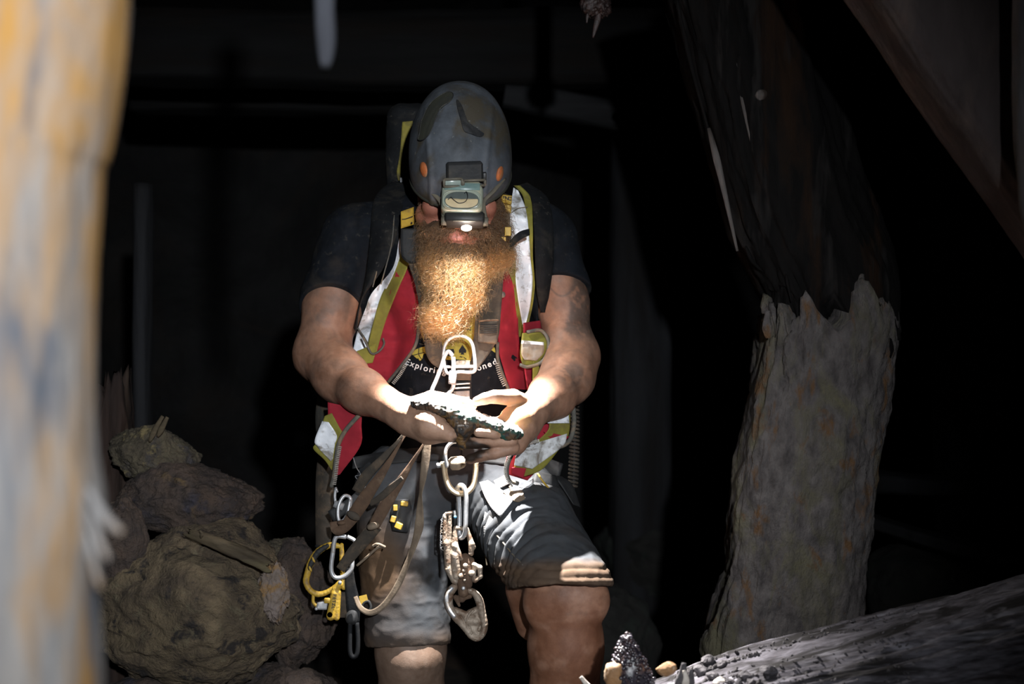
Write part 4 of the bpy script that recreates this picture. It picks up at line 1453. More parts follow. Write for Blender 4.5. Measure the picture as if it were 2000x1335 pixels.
# ------------------------------------------------------------------ hanging hardware
kb = empty('chest_carabiner', P(862, 780, -.16), 'steel screwgate carabiner clipped through the chest ring', 'carabiner')
part('frame', stroke([(884, 695, -.174), (876, 686, -.170), (868, 696, -.168), (862, 716, -.172), (852, 742, -.176), (843, 764, -.18), (847, 776, -.18), (860, 778, -.18), (874, 770, -.18), (884, 758, -.18), (886, 748, -.18)], .0046, n=12), m_steel, kb)
part('gate', stroke([(885, 697, -.176), (886, 712, -.178), (885, 730, -.18)], .0050, n=10), m_steel, kb)
pw = W(np.array([885, 884.5, 883, 882.5]), np.array([724, 727, 747, 750]), -.180)
part('gate_sleeve', tube(pw, [.0075, .0090, .0090, .0078], 14), m_greyw, kb, label='white locking sleeve')

ml = empty('half_round_link', P(899, 966, -.21), 'dusty gold half-round steel link bolted at harness centre', 'shackle')
up = [(866, 902), (868, 925), (874, 946), (884, 959), (898, 965), (913, 962), (925, 949), (930, 925), (931, 900)]
for dd, sc_ in ((-.218, 1.0), (-.206, .92)):
    c0 = np.array([898.5, 915])
    part('bow', stroke([(*(c0 + (np.array(p) - c0) * sc_), dd) for p in up], .0048, n=10), m_gold, ml)
part('bolt', tube(W([853, 856, 862, 900, 941], [909, 908.5, 907.5, 901, 893], [-.212] * 5), [.0055, .0062, .0045, .0045, .0045], 12), m_steel, ml, label='steel bolt')
part('nut', tube(W([861, 870], [907.5, 906], [-.212] * 2), .0080, 6), m_gold, ml)
part('webbing_wrap', tube(W([878, 882, 894, 904, 908], [906, 905, 904, 901, 900], [-.208] * 5), [.011, .0150, .0158, .0135, .010], 14), m_tanw, ml, label='tan webbing wrapped round the bolt')
part('ring', stroke([(873, 912, -.222), (870, 894, -.225), (872, 876, -.225), (882, 864, -.222), (894, 862, -.215)], .0042, n=10), m_steel, ml)

ol = empty('oval_link', P(906, 1052, -.20), 'long pale oval link hanging from the half-round link', 'link')
part('link', stroke([(893, 953, -.205), (899, 947, -.218), (906, 951, -.226), (910, 968, -.228), (910, 1000, -.228), (909, 1032, -.228), (906, 1046, -.224), (900, 1050, -.214), (897, 1042, -.20), (897, 1000, -.195), (895, 965, -.198)], .0052, closed=True, n=12), m_steel, ol)


def gear(name, lo, hi, d, ops, mat, parent, vox=.0011, label=None, amp=.0006):
    """cast or pressed piece: ops are ('c'|'s', (px,py,d,r), (px,py,d,r)) joins and cuts"""
    F_ = Field(P(lo[0], hi[1], d) - np.array([.012, .03, .012]), P(hi[0], lo[1], d) + np.array([.012, .03, .012]), vox, .012)
    for op, a, b in ops:
        F_.cap(P(*a[:3]), P(*b[:3]), a[3], b[3], .003 if op == 'c' else .0012, op == 's')
    V, F = F_.mesh()
    V = V + vnormals(V, F) * (fbm(V * 260, 3, 9) * amp)[:, None]
    return mk(name, V, F, mat, parent, label=label)


# toothed clamp, caked with dirt
ac = empty('rope_clamp', P(900, 1150, -.20), 'mud caked toothed rope clamp hanging below the long link', 'rope clamp')
da = -.215
ops = [('c', (869, 1006, da, .0045), (868, 1060, da, .0055)), ('c', (879, 1002, da, .0045), (877, 1060, da, .0060)), ('c', (872, 1002, da, .004), (882, 1000, da, .004)),
       ('c', (873, 1060, da, .0085), (876, 1110, da, .0085)), ('c', (876, 1110, da, .0085), (888, 1134, da, .0080))]
gear('side_rail', (858, 990), (905, 1150), da, ops, m_rust, ac)
for k in range(6):
    y = 1010 + k * 11
    part('rail_tooth', stroke([(868, y, da), (861, y + 5, da), (867, y + 10, da)], .0012, n=5), m_greyw, ac)
part('rail_edge', stroke([(866, 1004, da), (861, 1030, da), (860, 1072, da)], .0013, n=5), m_greyw, ac)
ops = [('c', (889, 1030, da, .004), (888, 1080, da, .010)), ('c', (888, 1080, da, .010), (890, 1125, da, .010)), ('c', (891, 1030, da, .004), (910, 1032, da, .005)),
       ('c', (889, 1066, da - .004, .007), (902, 1090, da - .004, .005)), ('c', (889, 1085, da - .004, .009), (894, 1112, da - .004, .007)),
       ('c', (912, 1034, da, .005), (923, 1068, da, .007)), ('c', (921, 1062, da - .004, .007), (920, 1080, da - .004, .006)), ('s', (903, 1060, da, .007), (906, 1074, da, .005))]
gear('shell', (870, 1020), (940, 1140), da, ops, m_rust, ac, label='pale scratched outer shell')
ops = [('c', (908, 1090, da + .004, .012), (910, 1130, da + .004, .014)), ('c', (900, 1125, da + .004, .010), (905, 1156, da + .004, .012)), ('c', (918, 1095, da + .002, .010), (914, 1140, da + .002, .010))]
gear('body_block', (880, 1070), (940, 1175), da, ops, m_brown, ac, label='rusty brown inner block')
ops = [('c', (926, 1102, da - .008, .0055), (937, 1108, da - .008, .0055)), ('c', (937, 1108, da - .008, .006), (938, 1125, da - .008, .005)), ('c', (938, 1125, da - .008, .005), (928, 1134, da - .008, .0045)), ('c', (926, 1104, da - .006, .005), (926, 1132, da - .006, .005))]
gear('cam', (915, 1090), (950, 1145), da, ops, m_rust, ac)
for x, y, r in ((909, 1104, .0058), (906, 1114, .004), (907, 1121, .0035), (907, 1132, .0035), (901, 1124, .0065), (921, 1119, .0075)):
    part('rivet', tube(W([x, x, x], [y, y, y], [da - .005, da - .016, da - .018]), [r, r, r * .6], 12), m_rust, ac)
part('pin', tube(W([905, 905, 905], [1148, 1148, 1148], [da - .004, da - .0145, da - .0155]), [.0045, .0045, .003], 14), m_steel, ac)
part('spring_screw', tube(W([889, 888.5, 888], [995, 1012, 1026], [da] * 3), [.0042, .0036, .003], 10), m_rubber, ac)
part('screw_head', rockmesh(P(889, 1009, da - .004), (.0035, .003, .0035), 5, 0, 2, flat=0, fine=0), M('blue_screw', (.05, .25, .5), (.1, .35, .6), rough=.3, bump=0), ac, label='small blue screw head')
part('screw_tip', rockmesh(P(887, 998, da), (.004, .004, .0035), 6, .1, 2), m_steel, ac)

sw = empty('cam_pulley', P(925, 1250, -.20), 'worn oval metal cam pulley lowest in the hanging chain', 'pulley')
ds_ = -.208
oc = cr([(888, 1145, ds_, .0085), (877, 1160, ds_, .0095), (877, 1184, ds_, .0095), (890, 1204, ds_, .0085), (906, 1222, ds_, .0075), (919, 1240, ds_, .0065)], 3)
ops = [('c', tuple(a), tuple(b)) for a, b in zip(oc[:-1], oc[1:])]
oc2 = cr([(919, 1240, ds_, .0065), (931, 1246, ds_, .0065), (942, 1237, ds_, .007), (946, 1220, ds_, .0075), (941, 1195, ds_, .0085), (936, 1172, ds_, .0085), (925, 1156, ds_, .007), (905, 1150, ds_, .006)], 3)
ops += [('c', tuple(a), tuple(b)) for a, b in zip(oc2[:-1], oc2[1:])]
ops += [('c', (932, 1200, ds_ + .004, .008), (934, 1232, ds_ + .004, .007)), ('c', (910, 1205, ds_ + .004, .009), (926, 1225, ds_ + .004, .009)), ('c', (918, 1196, ds_ + .003, .008), (932, 1190, ds_ + .003, .008)), ('c', (890, 1190, ds_ + .003, .006), (910, 1200, ds_ + .003, .008)), ('c', (915, 1212, ds_ + .003, .011), (930, 1212, ds_ + .003, .011)), ('c', (922, 1228, ds_ + .003, .010), (930, 1236, ds_ + .003, .009)),
        ('s', (935, 1229, ds_, .0042), (939, 1223, ds_, .0042))]
gear('frame', (862, 1135), (960, 1258), ds_, ops, m_rust, sw)
part('pale_edge', stroke([(884, 1146, ds_ - .008), (874, 1160, ds_ - .0095), (874, 1184, ds_ - .0095), (888, 1205, ds_ - .008)], .0050), m_steel, sw, label='polished pale edge')
ops = [('c', (906, 1150, ds_ + .002, .012), (902, 1168, ds_ + .002, .009)), ('c', (900, 1168, ds_, .006), (918, 1164, ds_, .005)), ('c', (890, 1166, ds_, .006), (897, 1182, ds_, .003))]
gear('axle_plate', (878, 1138), (932, 1195), ds_, ops, m_brown, sw)
part('cam_edge', stroke([(925, 1190, ds_ - .006), (914, 1204, ds_ - .006), (912, 1222, ds_ - .005), (922, 1238, ds_ - .005)], .0026), m_rust, sw)

# left hip
hc = empty('hip_carabiner', P(668, 1130, -.12), 'blue-grey steel carabiner hanging on brown sling at hip', 'carabiner')
part('frame', stroke([(676, 1048, -.125), (656, 1049, -.125), (650, 1080, -.125), (647, 1112, -.125), (655, 1127, -.125), (672, 1125, -.125), (686, 1111, -.125), (688, 1090, -.125)], .0052, n=12), m_steel, hc)
part('gate', stroke([(688, 1092, -.125), (690, 1072, -.125), (693, 1056, -.125), (678, 1047, -.125)], .0046, n=10), m_steel, hc)
hc2 = empty('small_carabiner', P(668, 1022, -.13), 'small steel carabiner with taped end above larger hip carabiner', 'carabiner')
part('frame', stroke([(672, 968, -.125), (662, 985, -.13), (660, 1005, -.135), (664, 1018, -.135), (674, 1012, -.13), (682, 992, -.125), (684, 972, -.12)], .0042, closed=True), m_steel, hc2)
part('gate', stroke([(684, 975, -.124), (678, 1008, -.132)], .0036), m_steel, hc2)
hb2 = empty('gate_krab', P(660, 996, -.12), 'squat bright steel gate clip beside the small carabiner', 'clip')
hb2.name = 'steel_gate_clip'
part('barrel', tube(W([653, 671], [983, 990], [-.12, -.12]), .0090, 10), m_steel, hb2)
part('pin', tube(W([655, 659], [951, 961], [-.12, -.12]), .0030, 8), m_steel, hb2)
part('spine', stroke([(656, 952, -.118), (654, 968, -.118), (656, 985, -.118)], .0035), m_steel, hb2)

yp = empty('hand_ascender', P(640, 1212, -.07), 'yellow and black hand ascender hanging at the hip', 'ascender')
dy_ = -.075
oc = cr([(664, 1066, dy_, .0055), (644, 1064, dy_, .0065), (622, 1076, dy_, .0075), (608, 1096, dy_, .0075), (601, 1118, dy_, .0070), (598, 1136, dy_, .0065), (606, 1152, dy_, .0060), (622, 1160, dy_, .0060), (642, 1154, dy_, .0055), (660, 1142, dy_, .0055)], 3)
gear('handle', (590, 1055), (680, 1170), dy_, [('c', tuple(a), tuple(b)) for a, b in zip(oc[:-1], oc[1:])], m_yellow, yp, vox=.0014, label='yellow handle loop')
oc = cr([(640, 1065, dy_ - .004, .0050), (622, 1077, dy_ - .004, .0062), (609, 1097, dy_ - .004, .006), (603, 1112, dy_ - .004, .004)], 3)
gear('grip', (590, 1055), (680, 1170), dy_, [('c', tuple(a), tuple(b)) for a, b in zip(oc[:-1], oc[1:])], m_rubber, yp, vox=.0014, label='black rubber grip')
for x, y in ((612, 1092), (606, 1110)):
    part('grip_patch', rockmesh(P(x, y, dy_ - .010), (.003, .002, .008), 4, .1, 2, rot=.4), m_yellow, yp)
gear('back_plate', (655, 1055), (690, 1160), dy_, [('c', (667, 1064, dy_, .005), (668, 1092, dy_, .006)), ('c', (668, 1092, dy_, .006), (672, 1145, dy_, .008)), ('s', (667, 1074, dy_, .0025), (667, 1076, dy_, .0025))], m_yellow, yp, vox=.0014)
cb = gear('cam_body', (625, 1140), (680, 1220), dy_, [('c', (653, 1158, dy_ - .006, .0085), (646, 1203, dy_ - .006, .0100)), ('c', (660, 1156, dy_ - .004, .0075), (658, 1206, dy_ - .004, .0065)), ('c', (664, 1140, dy_ - .003, .009), (655, 1150, dy_ - .003, .009)), ('s', (644, 1200, dy_ - .03, .0060), (644, 1200, dy_ + .03, .0060))], m_yellow, yp, vox=.0012, label='yellow cam body with a round hole')
mb = MB()
for k, ch in enumerate('PETZL'):
    V, F = glyph(ch, 7 * KS * 1.3)
    q = V / KS
    mb.add(W(651.0 - .13 * k * 6 + q[:, 1], 1162 + k * 6 + q[:, 0], dy_ - .0152 - V[:, 2]), F)
mb.mk('lettering', m_rubber, cb, smooth=False)
part('axle', tube(W([664, 664], [1137, 1137], [dy_ - .008, dy_ - .016]), .0045, 12), m_steel, yp)
part('lever', strip([(620, 1176, dy_ - .008), (616, 1190, dy_ - .008)], [(641, 1172, dy_ - .008), (638, 1190, dy_ - .008)], 0, .006, 6, 6), m_steel, yp, label='grey trigger lever')
part('lever_pin', tube(W([618, 618], [1188, 1188], [dy_ - .006, dy_ - .016]), .0040, 10), m_steel, yp)
part('foot_eye', rbox(P(640, 1172, dy_ - .006), (.008, .006, .006), b=.3), m_yellow, yp)
part('arm', stroke([(612, 1160, dy_), (612, 1175, dy_), (620, 1184, dy_)], .0040), m_yellow, yp)
part('lower_plate', rbox(P(672, 1180, dy_ + .004), (.012, .006, .030), b=.3), m_strap, yp)

tl_ = empty('webbing_tail', P(690, 1285, -.06), 'dark doubled webbing tail hanging below hand ascender', 'strap')
part('upper_band', ribbon([(682, 1108, -.085), (684, 1140, -.085), (690, 1180, -.085), (690, 1215, -.08)], [16, 22, 28, 24], th=.008), m_black, tl_)
part('knot', rockmesh(P(688, 1205, -.08), (.016, .012, .020), 8, .15, 3), m_rubber, tl_)
part('loop', stroke([(684, 1215, -.08), (683, 1250, -.08), (684, 1274, -.08), (690, 1282, -.08), (697, 1276, -.08), (699, 1250, -.08), (697, 1215, -.08)], .0055), m_black, tl_)

pc = empty('yellow_hook', P(708, 1190, -.06), 'yellow plastic hook peeping out beside grey webbing tail', 'hook')
part('body_plate', strip([(700, 1164, -.07), (706, 1182, -.07)], [(716, 1160, -.07), (719, 1172, -.07)], 0, .008, 6, 6), m_yellow, pc, smooth=False)
part('eye', stroke([(708, 1184, -.068), (712, 1176, -.068), (720, 1174, -.068), (724, 1186, -.068), (716, 1196, -.068)], .0035, closed=True), m_rubber, pc)

sh = empty('sheath', P(633, 1065, .02), 'long dirty brown sheath hanging down beside the hip', 'sheath')
part('sleeve', strip([(622, 880, .02), (617, 930, .02), (616, 1000, .02), (617, 1066, .02)], [(652, 880, .0), (652, 940, .0), (650, 1000, .0), (646, 1068, .0)], 0, .018, 40, 8, wr=.006, ws=25, bulge=.008), m_strap, sh)
part('sleeve_tip', stroke([(617, 1066, .012), (632, 1070, .0), (646, 1068, -.005)], .004), m_black, sh)

# lanyards from the waist to the hip
ln_ = empty('brown_lanyard', P(670, 1040, -.16), 'pair of muddy brown lanyard straps slanting from hand to hip', 'lanyard')
part('webbing', ribbon([(800, 834, -.215), (782, 856, -.215), (748, 894, -.205), (714, 930, -.19), (696, 960, -.17)], [7, 7, 14, 20, 20], th=.003), m_strap, ln_)
part('webbing', ribbon([(800, 836, -.225), (786, 858, -.225), (764, 895, -.22), (742, 930, -.21), (716, 968, -.195), (692, 1004, -.175), (672, 1030, -.16), (656, 1036, -.155), (651, 1018, -.152)], [5, 5, 9, 16, 22, 27, 26, 20, 14], th=.004, n=50, wr=.002), m_brown, ln_)
part('tape_wrap', rockmesh(P(690, 1006, -.183), (.018, .006, .009), 3, .1, 3, rot=-.6), m_strap, ln_)
part('tape_wrap', rockmesh(P(668, 1020, -.160), (.013, .009, .006), 7, .1, 3), m_brown, ln_)
l2 = empty('stitched_lanyard', P(700, 1110, -.16), 'brown lanyard with stitched pale end crossing the thigh', 'lanyard')
part('webbing', ribbon([(838, 846, -.225), (828, 866, -.225), (806, 900, -.22), (785, 934, -.215), (764, 966, -.205), (746, 998, -.195), (730, 1028, -.185)], [5, 5, 9, 17, 24, 24, 22], th=.004, n=44, wr=.002), m_brown, l2)
part('webbing', ribbon([(736, 1024, -.178), (714, 1050, -.165), (690, 1078, -.15), (664, 1112, -.14)], [26, 26, 24, 18], th=.003, n=30, wr=.003), m_strap, l2)
part('stitched_end', rockmesh(P(729, 1027, -.19), (.014, .008, .0095), 9, .08, 3, rot=.3), m_tanw, l2, label='pale stitched end')
part('webbing', ribbon([(786, 932, -.222), (766, 950, -.215), (744, 970, -.205), (722, 984, -.19)], [8, 14, 14, 10], th=.003), m_strap, l2)
l3 = empty('tan_lanyard', P(730, 1200, -.12), 'tan lanyard looping down over the muddy thigh', 'lanyard')
part('webbing', ribbon([(837, 842, -.215), (834, 864, -.215), (831, 900, -.212), (826, 935, -.205), (821, 968, -.195), (820, 1000, -.185), (818, 1030, -.175), (808, 1066, -.162), (795, 1100, -.15), (780, 1136, -.14), (762, 1166, -.135), (742, 1188, -.13), (722, 1196, -.125), (704, 1186, -.115), (694, 1164, -.10)], [17, 17, 16, 13, 6, 14, 18, 13, 10, 12, 13, 12, 12, 11, 8], th=.003, n=90, tw=[0, 0, 0, .004, .008, .004, 0, .004, .006, .003, 0, 0, 0, 0, 0]), m_tanw, l3)
rp = empty('pleated_strap', P(730, 1085, -.15), 'thin tan cord bunched on the front of the thigh', 'cord')
rp.name = 'bunched_cord'
part('cord', stroke([(697, 1104, -.15), (716, 1088, -.155), (736, 1070, -.16), (748, 1066, -.155)], .0030), m_tanw, rp)
part('cord_end', stroke([(728, 1066, -.16), (738, 1062, -.165), (752, 1068, -.158)], .0034), m_tanw, rp)

gl = empty('gear_glove', P(782, 1040, -.10), 'black rubber pad with four yellow blocks tucked at waist', 'tool pad')
gl.name = 'rubber_tool_pad'
part('pad', strip([(770, 975), (762, 1005), (766, 1036)], [(800, 974), (806, 1004), (796, 1040)], .016, .014, 20, 10, bulge=.010), m_rubber, gl)
for x, y, a, b_, r in ((790, 983, .0085, .0055, .1), (772, 991, .005, .0068, 0), (768, 1013, .0058, .0075, .3), (779, 1026, .0085, .0075, .4)):
    dd = float(fillnan(np.atleast_2d(drape([x], [y])))[0, 0]) - .030
    ca, sa = math.cos(r), math.sin(r)
    part('yellow_block', rbox(P(x, y, dd), (a, .006, b_), np.array([[ca, 0, -sa], [0, 1, 0], [sa, 0, ca]]), .3), m_yellow, gl, smooth=False)

th_ = empty('loose_thread', P(712, 955, -.09), 'thin loose thread dangling on grey shorts at the hip', 'thread')
part('strand', stroke([(690, 893), (696, 912), (704, 926), (694, 930), (706, 944), (714, 954), (710, 942), (702, 930)], .0012, off=.008), m_greyw, th_)

cc_ = empty('coiled_cord', P(1121, 950, 0.0), 'dark brown coiled spiral cord hanging behind the far hip', 'cord')
tt_ = np.linspace(0, 22 * 2 * math.pi, 22 * 12)
yy = np.interp(tt_, [0, tt_[-1]], [786, 950])
part('coil', tube(W(1119 + 3 * np.sin(yy / 60) + 8.5 * np.cos(tt_), yy, .03 + .0105 * np.sin(tt_)), .0032, 7), m_strap, cc_)
part('core', stroke([(1119, 784, .03), (1122, 850, .03), (1120, 955, .03)], .0045), m_rubber, cc_)

# ------------------------------------------------------------------ the mineral sample in his hands
ms = Field(P(790, 900, -.36) - .07, P(1040, 770, -.36) + .07, .0022, .03)
cl = [(810, 789, -.330, .0075), (842, 794, -.345, .0115), (885, 807, -.355, .0135), (925, 820, -.360, .0135), (965, 833, -.358, .0135), (998, 844, -.350, .0130), (1013, 847, -.345, .008)]
for dd in (0, .022, .042):
    ms.chain([pr(x, y - dd * 110, d + dd, r * (1 - dd * 4)) for x, y, d, r in cl], .006)
ms.chain([pr(890, 822, -.360, .011), pr(906, 838, -.362, .014), pr(924, 830, -.362, .010)], .012)
ms.chain([pr(900, 846, -.355, .012), pr(903, 868, -.350, .009)], .010)
ms.chain([pr(976, 844, -.356, .009), pr(998, 852, -.348, .009)], .008)
mV, mF = ms.mesh()
mN = vnormals(mV, mF)
mV = mV + mN * (fbm(mV * 55, 3, 3, True) * .0045 + fbm(mV * 160, 4, 5, True) * .0030)[:, None]
mx, my, md = pix(mV)
mN = vnormals(mV, mF)
axis_y = 790 + (mx - 812) * .275
v = my - axis_y
mc = np.tile(np.array([.10, .055, .025]), (len(mV), 1))


def mp_(mask, c):
    global mc
    mc = mc * (1 - mask[:, None]) + np.array(c) * mask[:, None]


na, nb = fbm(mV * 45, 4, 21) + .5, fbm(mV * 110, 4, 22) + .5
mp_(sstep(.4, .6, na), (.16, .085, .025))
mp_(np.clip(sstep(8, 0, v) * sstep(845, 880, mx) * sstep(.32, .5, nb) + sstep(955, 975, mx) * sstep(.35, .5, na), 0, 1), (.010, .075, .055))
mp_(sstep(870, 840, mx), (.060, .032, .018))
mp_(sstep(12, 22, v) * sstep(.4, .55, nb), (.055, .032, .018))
mp_(sstep(.25, .6, mN[:, 2]), (.55, .50, .46))  # upward faces painted pale, lamplight on the slab's top put into the colour
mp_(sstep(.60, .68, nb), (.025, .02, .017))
m_min = M('mineral_crust', (1, 1, 1), (.75, .75, .75), sc=90, rough=.6, bump=.8, bsc=220, bd=.002, vc=True)
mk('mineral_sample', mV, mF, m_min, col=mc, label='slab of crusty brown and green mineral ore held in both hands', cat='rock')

# ------------------------------------------------------------------ timbers and rocks of the mine
def wood(name, c1, c2, c3, ax=2, sc=14, bump=.8, c4=None, t3=(.5, .65), k=.12, bd=.008):
    st = [1, 1, 1]
    st[ax] = k
    return M(name, c1, c2, sc=sc, rough=.85, bump=bump, bsc=40, bd=bd, stretch=tuple(st), c3=c3, s3=9, t3=t3, c4=c4, s4=16, t4=(.56, .66), spec=.3)


def loft(rows, n=96, sup=3.0, nv=120, amp=.012, fs=14, seed=0, jag0=0.0, jag1=0.0, fine=.004, stretch=.12, lump=0.0, roll=0.0):
    """log or baulk along a row list (px,py,d,half width px,half depth m); noise runs along the grain"""
    r = cr(np.array(rows, float), 10)
    s = np.concatenate([[0], np.cumsum(np.linalg.norm(np.diff(r[:, :2], axis=0), axis=1))])
    t = np.linspace(0, s[-1], nv)
    r = np.stack([np.interp(t, s, r[:, k]) for k in range(5)], -1)
    c = W(r[:, 0], r[:, 1], r[:, 2])
    T = np.gradient(c, axis=0)
    T /= np.linalg.norm(T, axis=1, keepdims=True)
    D = np.array([0, 1.0, 0]) - T * T[:, 1:2]
    D /= np.linalg.norm(D, axis=1, keepdims=True)
    A = np.cross(D, T)
    hw = r[:, 3] * (Y0 + r[:, 2]) / FP
    an = np.arange(n) / n * 2 * math.pi
    ca, sa = np.cos(an), np.sin(an)
    e = 2.0 / sup
    u, v = np.sign(ca) * np.abs(ca) ** e, np.sign(sa) * np.abs(sa) ** e
    L = t / s[-1] * np.sum(np.linalg.norm(np.diff(c, axis=0), axis=1))
    X, Yv = u[None, :] * hw[:, None], v[None, :] * r[:, 4][:, None]
    if roll:
        X, Yv = X * math.cos(roll) - Yv * math.sin(roll), X * math.sin(roll) + Yv * math.cos(roll)
    q = np.stack([X * fs, Yv * fs, np.broadcast_to((L * fs * stretch)[:, None], X.shape)], -1) + seed * 7.3
    dsp = fbm(q, 4, seed, True) * amp + fbm(q * 3.7, 4, seed + 3) * fine
    if lump:
        dsp = dsp + lump * fbm(np.stack([X * 5, Yv * 5, np.broadcast_to((L * 5)[:, None], X.shape)], -1) + seed, 3, seed + 8)
    lag = np.zeros_like(X)
    j = fbm(np.stack([u * 5, v * 5, 0 * u], -1) + seed, 4, seed + 5)
    sp_ = np.sign(j) * np.abs(j) ** .8
    w0 = np.clip(1 - L / max(.25 * L[-1], 1e-6), 0, 1) ** 1.5
    w1 = np.clip(1 - (L[-1] - L) / max(.25 * L[-1], 1e-6), 0, 1) ** 1.5
    lag = lag - w0[:, None] * jag0 * sp_[None, :] * 2.2 + w1[:, None] * jag1 * sp_[None, :] * 2.2
    f = 1 + dsp / np.maximum(np.hypot(X, Yv), .02)
    V = c[:, None, :] + A[:, None, :] * (X * f)[..., None] + D[:, None, :] * (Yv * f)[..., None] + T[:, None, :] * lag[..., None]
    V = V.reshape(-1, 3)
    i, k = np.meshgrid(np.arange(nv - 1), np.arange(n), indexing='ij')
    a = (i * n + k).ravel()
    b = (i * n + (k + 1) % n).ravel()
    F = [tuple(x) for x in np.stack([a, b, b + n, a + n], -1)]
    c0, c1 = V[:n].mean(0) + T[0] * .02, V[-n:].mean(0) - T[-1] * .02
    V = np.concatenate([V, [c0, c1]])
    m_ = len(V)
    for k in range(n):
        F.append((k, m_ - 2, (k + 1) % n))
        F.append(((nv - 1) * n + k, (nv - 1) * n + (k + 1) % n, m_ - 1))
    return V, F


def edges(tab, d, dep):
    return [((a + b) / 2, y, d, (b - a) / 2, dep) for y, a, b in tab]


def splinter(pts, r0, taper=.1, n=6):
    p = cr(np.array([P(*q) for q in pts]), 6)
    t = np.linspace(0, 1, len(p))
    return tube(p, r0 * (1 + (taper - 1) * t) * np.clip(.35 + 2.2 * t, 0, 1), n, flat=.45)


# near left post, out of focus
m_post = wood('weathered_orange_post', (0.27, 0.245, 0.225), (0.195, 0.19, 0.19), (0.34, 0.18, 0.05), sc=24, c4=(0.10, 0.107, 0.125), t3=(.46, .58), k=.22)
npost = empty('timber_post', P(10, 1335 + 1800, -2.32), 'blurred pale orange timber post close by, left of everything', 'post')
dpo = -2.32
tab = [(-160, -330, 240), (0, -330, 238), (130, -330, 226), (240, -325, 207), (310, -320, 188), (400, -310, 180), (560, -310, 172), (750, -310, 170), (880, -310, 174), (950, -315, 184), (1010, -318, 192), (1090, -318, 180), (1200, -315, 176), (1330, -315, 184), (1500, -315, 190), (2200, -330, 205), (3500, -340, 210)]
V, F = loft(edges(tab, dpo, .10), n=120, sup=2.2, nv=240, amp=.0025, fs=60, seed=2, fine=.001, stretch=.15)
mk('trunk', V, F, m_post, npost)
for pts, r in (([(170, 950, dpo - .03), (196, 1000, dpo - .035), (216, 1022, dpo - .035), (238, 1040, dpo - .035)], .0062), ([(176, 1000, dpo - .03), (196, 1062, dpo - .035), (212, 1092, dpo - .035)], .005), ([(170, 1040, dpo - .03), (184, 1105, dpo - .035), (196, 1148, dpo - .035)], .0045)):
    part('splinter', splinter(pts, r, .45), m_post, npost)

# broken timber on the right
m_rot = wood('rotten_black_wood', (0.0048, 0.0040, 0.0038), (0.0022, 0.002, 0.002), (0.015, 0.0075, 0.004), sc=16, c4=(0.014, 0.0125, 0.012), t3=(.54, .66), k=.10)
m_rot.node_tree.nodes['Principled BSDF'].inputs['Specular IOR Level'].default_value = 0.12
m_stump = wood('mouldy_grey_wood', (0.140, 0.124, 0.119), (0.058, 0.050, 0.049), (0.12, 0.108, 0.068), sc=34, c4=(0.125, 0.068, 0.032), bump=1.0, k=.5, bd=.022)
m_pale = wood('pale_torn_wood', (0.12, 0.105, 0.098), (0.065, 0.056, 0.052), (0.03, 0.02, 0.015), sc=30)
bp = empty('broken_timber_post', P(1530, 1700, .15), 'thick rotten mine prop snapped midway, black above and mouldy grey below', 'post')
tab = [(-120, 1290, 1575), (0, 1318, 1590), (110, 1346, 1612), (200, 1371, 1632), (300, 1396, 1655), (380, 1416, 1680), (450, 1446, 1702), (510, 1478, 1726), (560, 1500, 1740), (610, 1505, 1742), (640, 1520, 1738)]
V, F = loft(edges(tab, .16, .13), n=130, sup=3.0, nv=190, amp=.022, fs=30, seed=11, jag1=.07, fine=.014, stretch=.08)
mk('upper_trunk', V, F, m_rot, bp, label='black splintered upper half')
tab = [(600, 1492, 1722), (640, 1488, 1735), (700, 1485, 1728), (780, 1473, 1716), (890, 1450, 1699), (960, 1440, 1690), (1050, 1430, 1681), (1130, 1424, 1674), (1190, 1408, 1668), (1235, 1392, 1664), (1300, 1384, 1660), (1500, 1370, 1660), (1730, 1360, 1660)]
V, F = loft(edges(tab, .14, .125), n=140, sup=4.0, nv=220, amp=.014, fs=26, seed=23, jag0=.05, fine=.014, stretch=.2, lump=.012)
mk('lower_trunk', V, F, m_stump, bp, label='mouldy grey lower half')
part('torn_spike', splinter([(1676, 650, .02), (1676, 600, .02), (1682, 545, .02), (1686, 535, .02)], .020, .15), m_pale, bp)
part('torn_spike', splinter([(1500, 660, .02), (1498, 630, .02), (1500, 606, .02)], .018, .3), m_stump, bp)
for pts, r, m_ in (([(1322, 0, .05), (1346, 110, .05), (1372, 210, .045), (1396, 300, .04)], .008, m_rot), ([(1384, 250, .035), (1402, 320, .03), (1418, 390, .03), (1440, 490, .03)], .013, m_pale),
                   ([(1425, 110, .03), (1440, 60, .03), (1446, 15, .03)], .006, m_rot), ([(1445, 165, .03), (1456, 225, .03), (1472, 300, .03)], .008, m_pale),
                   ([(1508, 360, .03), (1530, 430, .03), (1560, 515, .035)], .008, m_pale), ([(1440, 135, .03), (1444, 100, .03), (1448, 70, .03)], .006, m_pale),
                   ([(1620, 330, .03), (1636, 370, .03), (1650, 410, .03)], .005, m_rot), ([(1456, 480, .05), (1470, 510, .05), (1490, 530, .06)], .008, m_rot),
                   ([(1535, 535, .03), (1540, 560, .03), (1546, 590, .03)], .007, m_rot), ([(1576, 450, .03), (1584, 500, .03)], .004, m_pale)):
    part('splinter', splinter(pts, r, .25), m_, bp)
part('knot', rockmesh(P(1486, 185, .02), (.016, .012, .014), 3, .2, 3), m_pale, bp)
part('root_flare', rockmesh(P(1412, 1270, .10), (.055, .06, .10), 12, .3, 5), m_stump, bp)

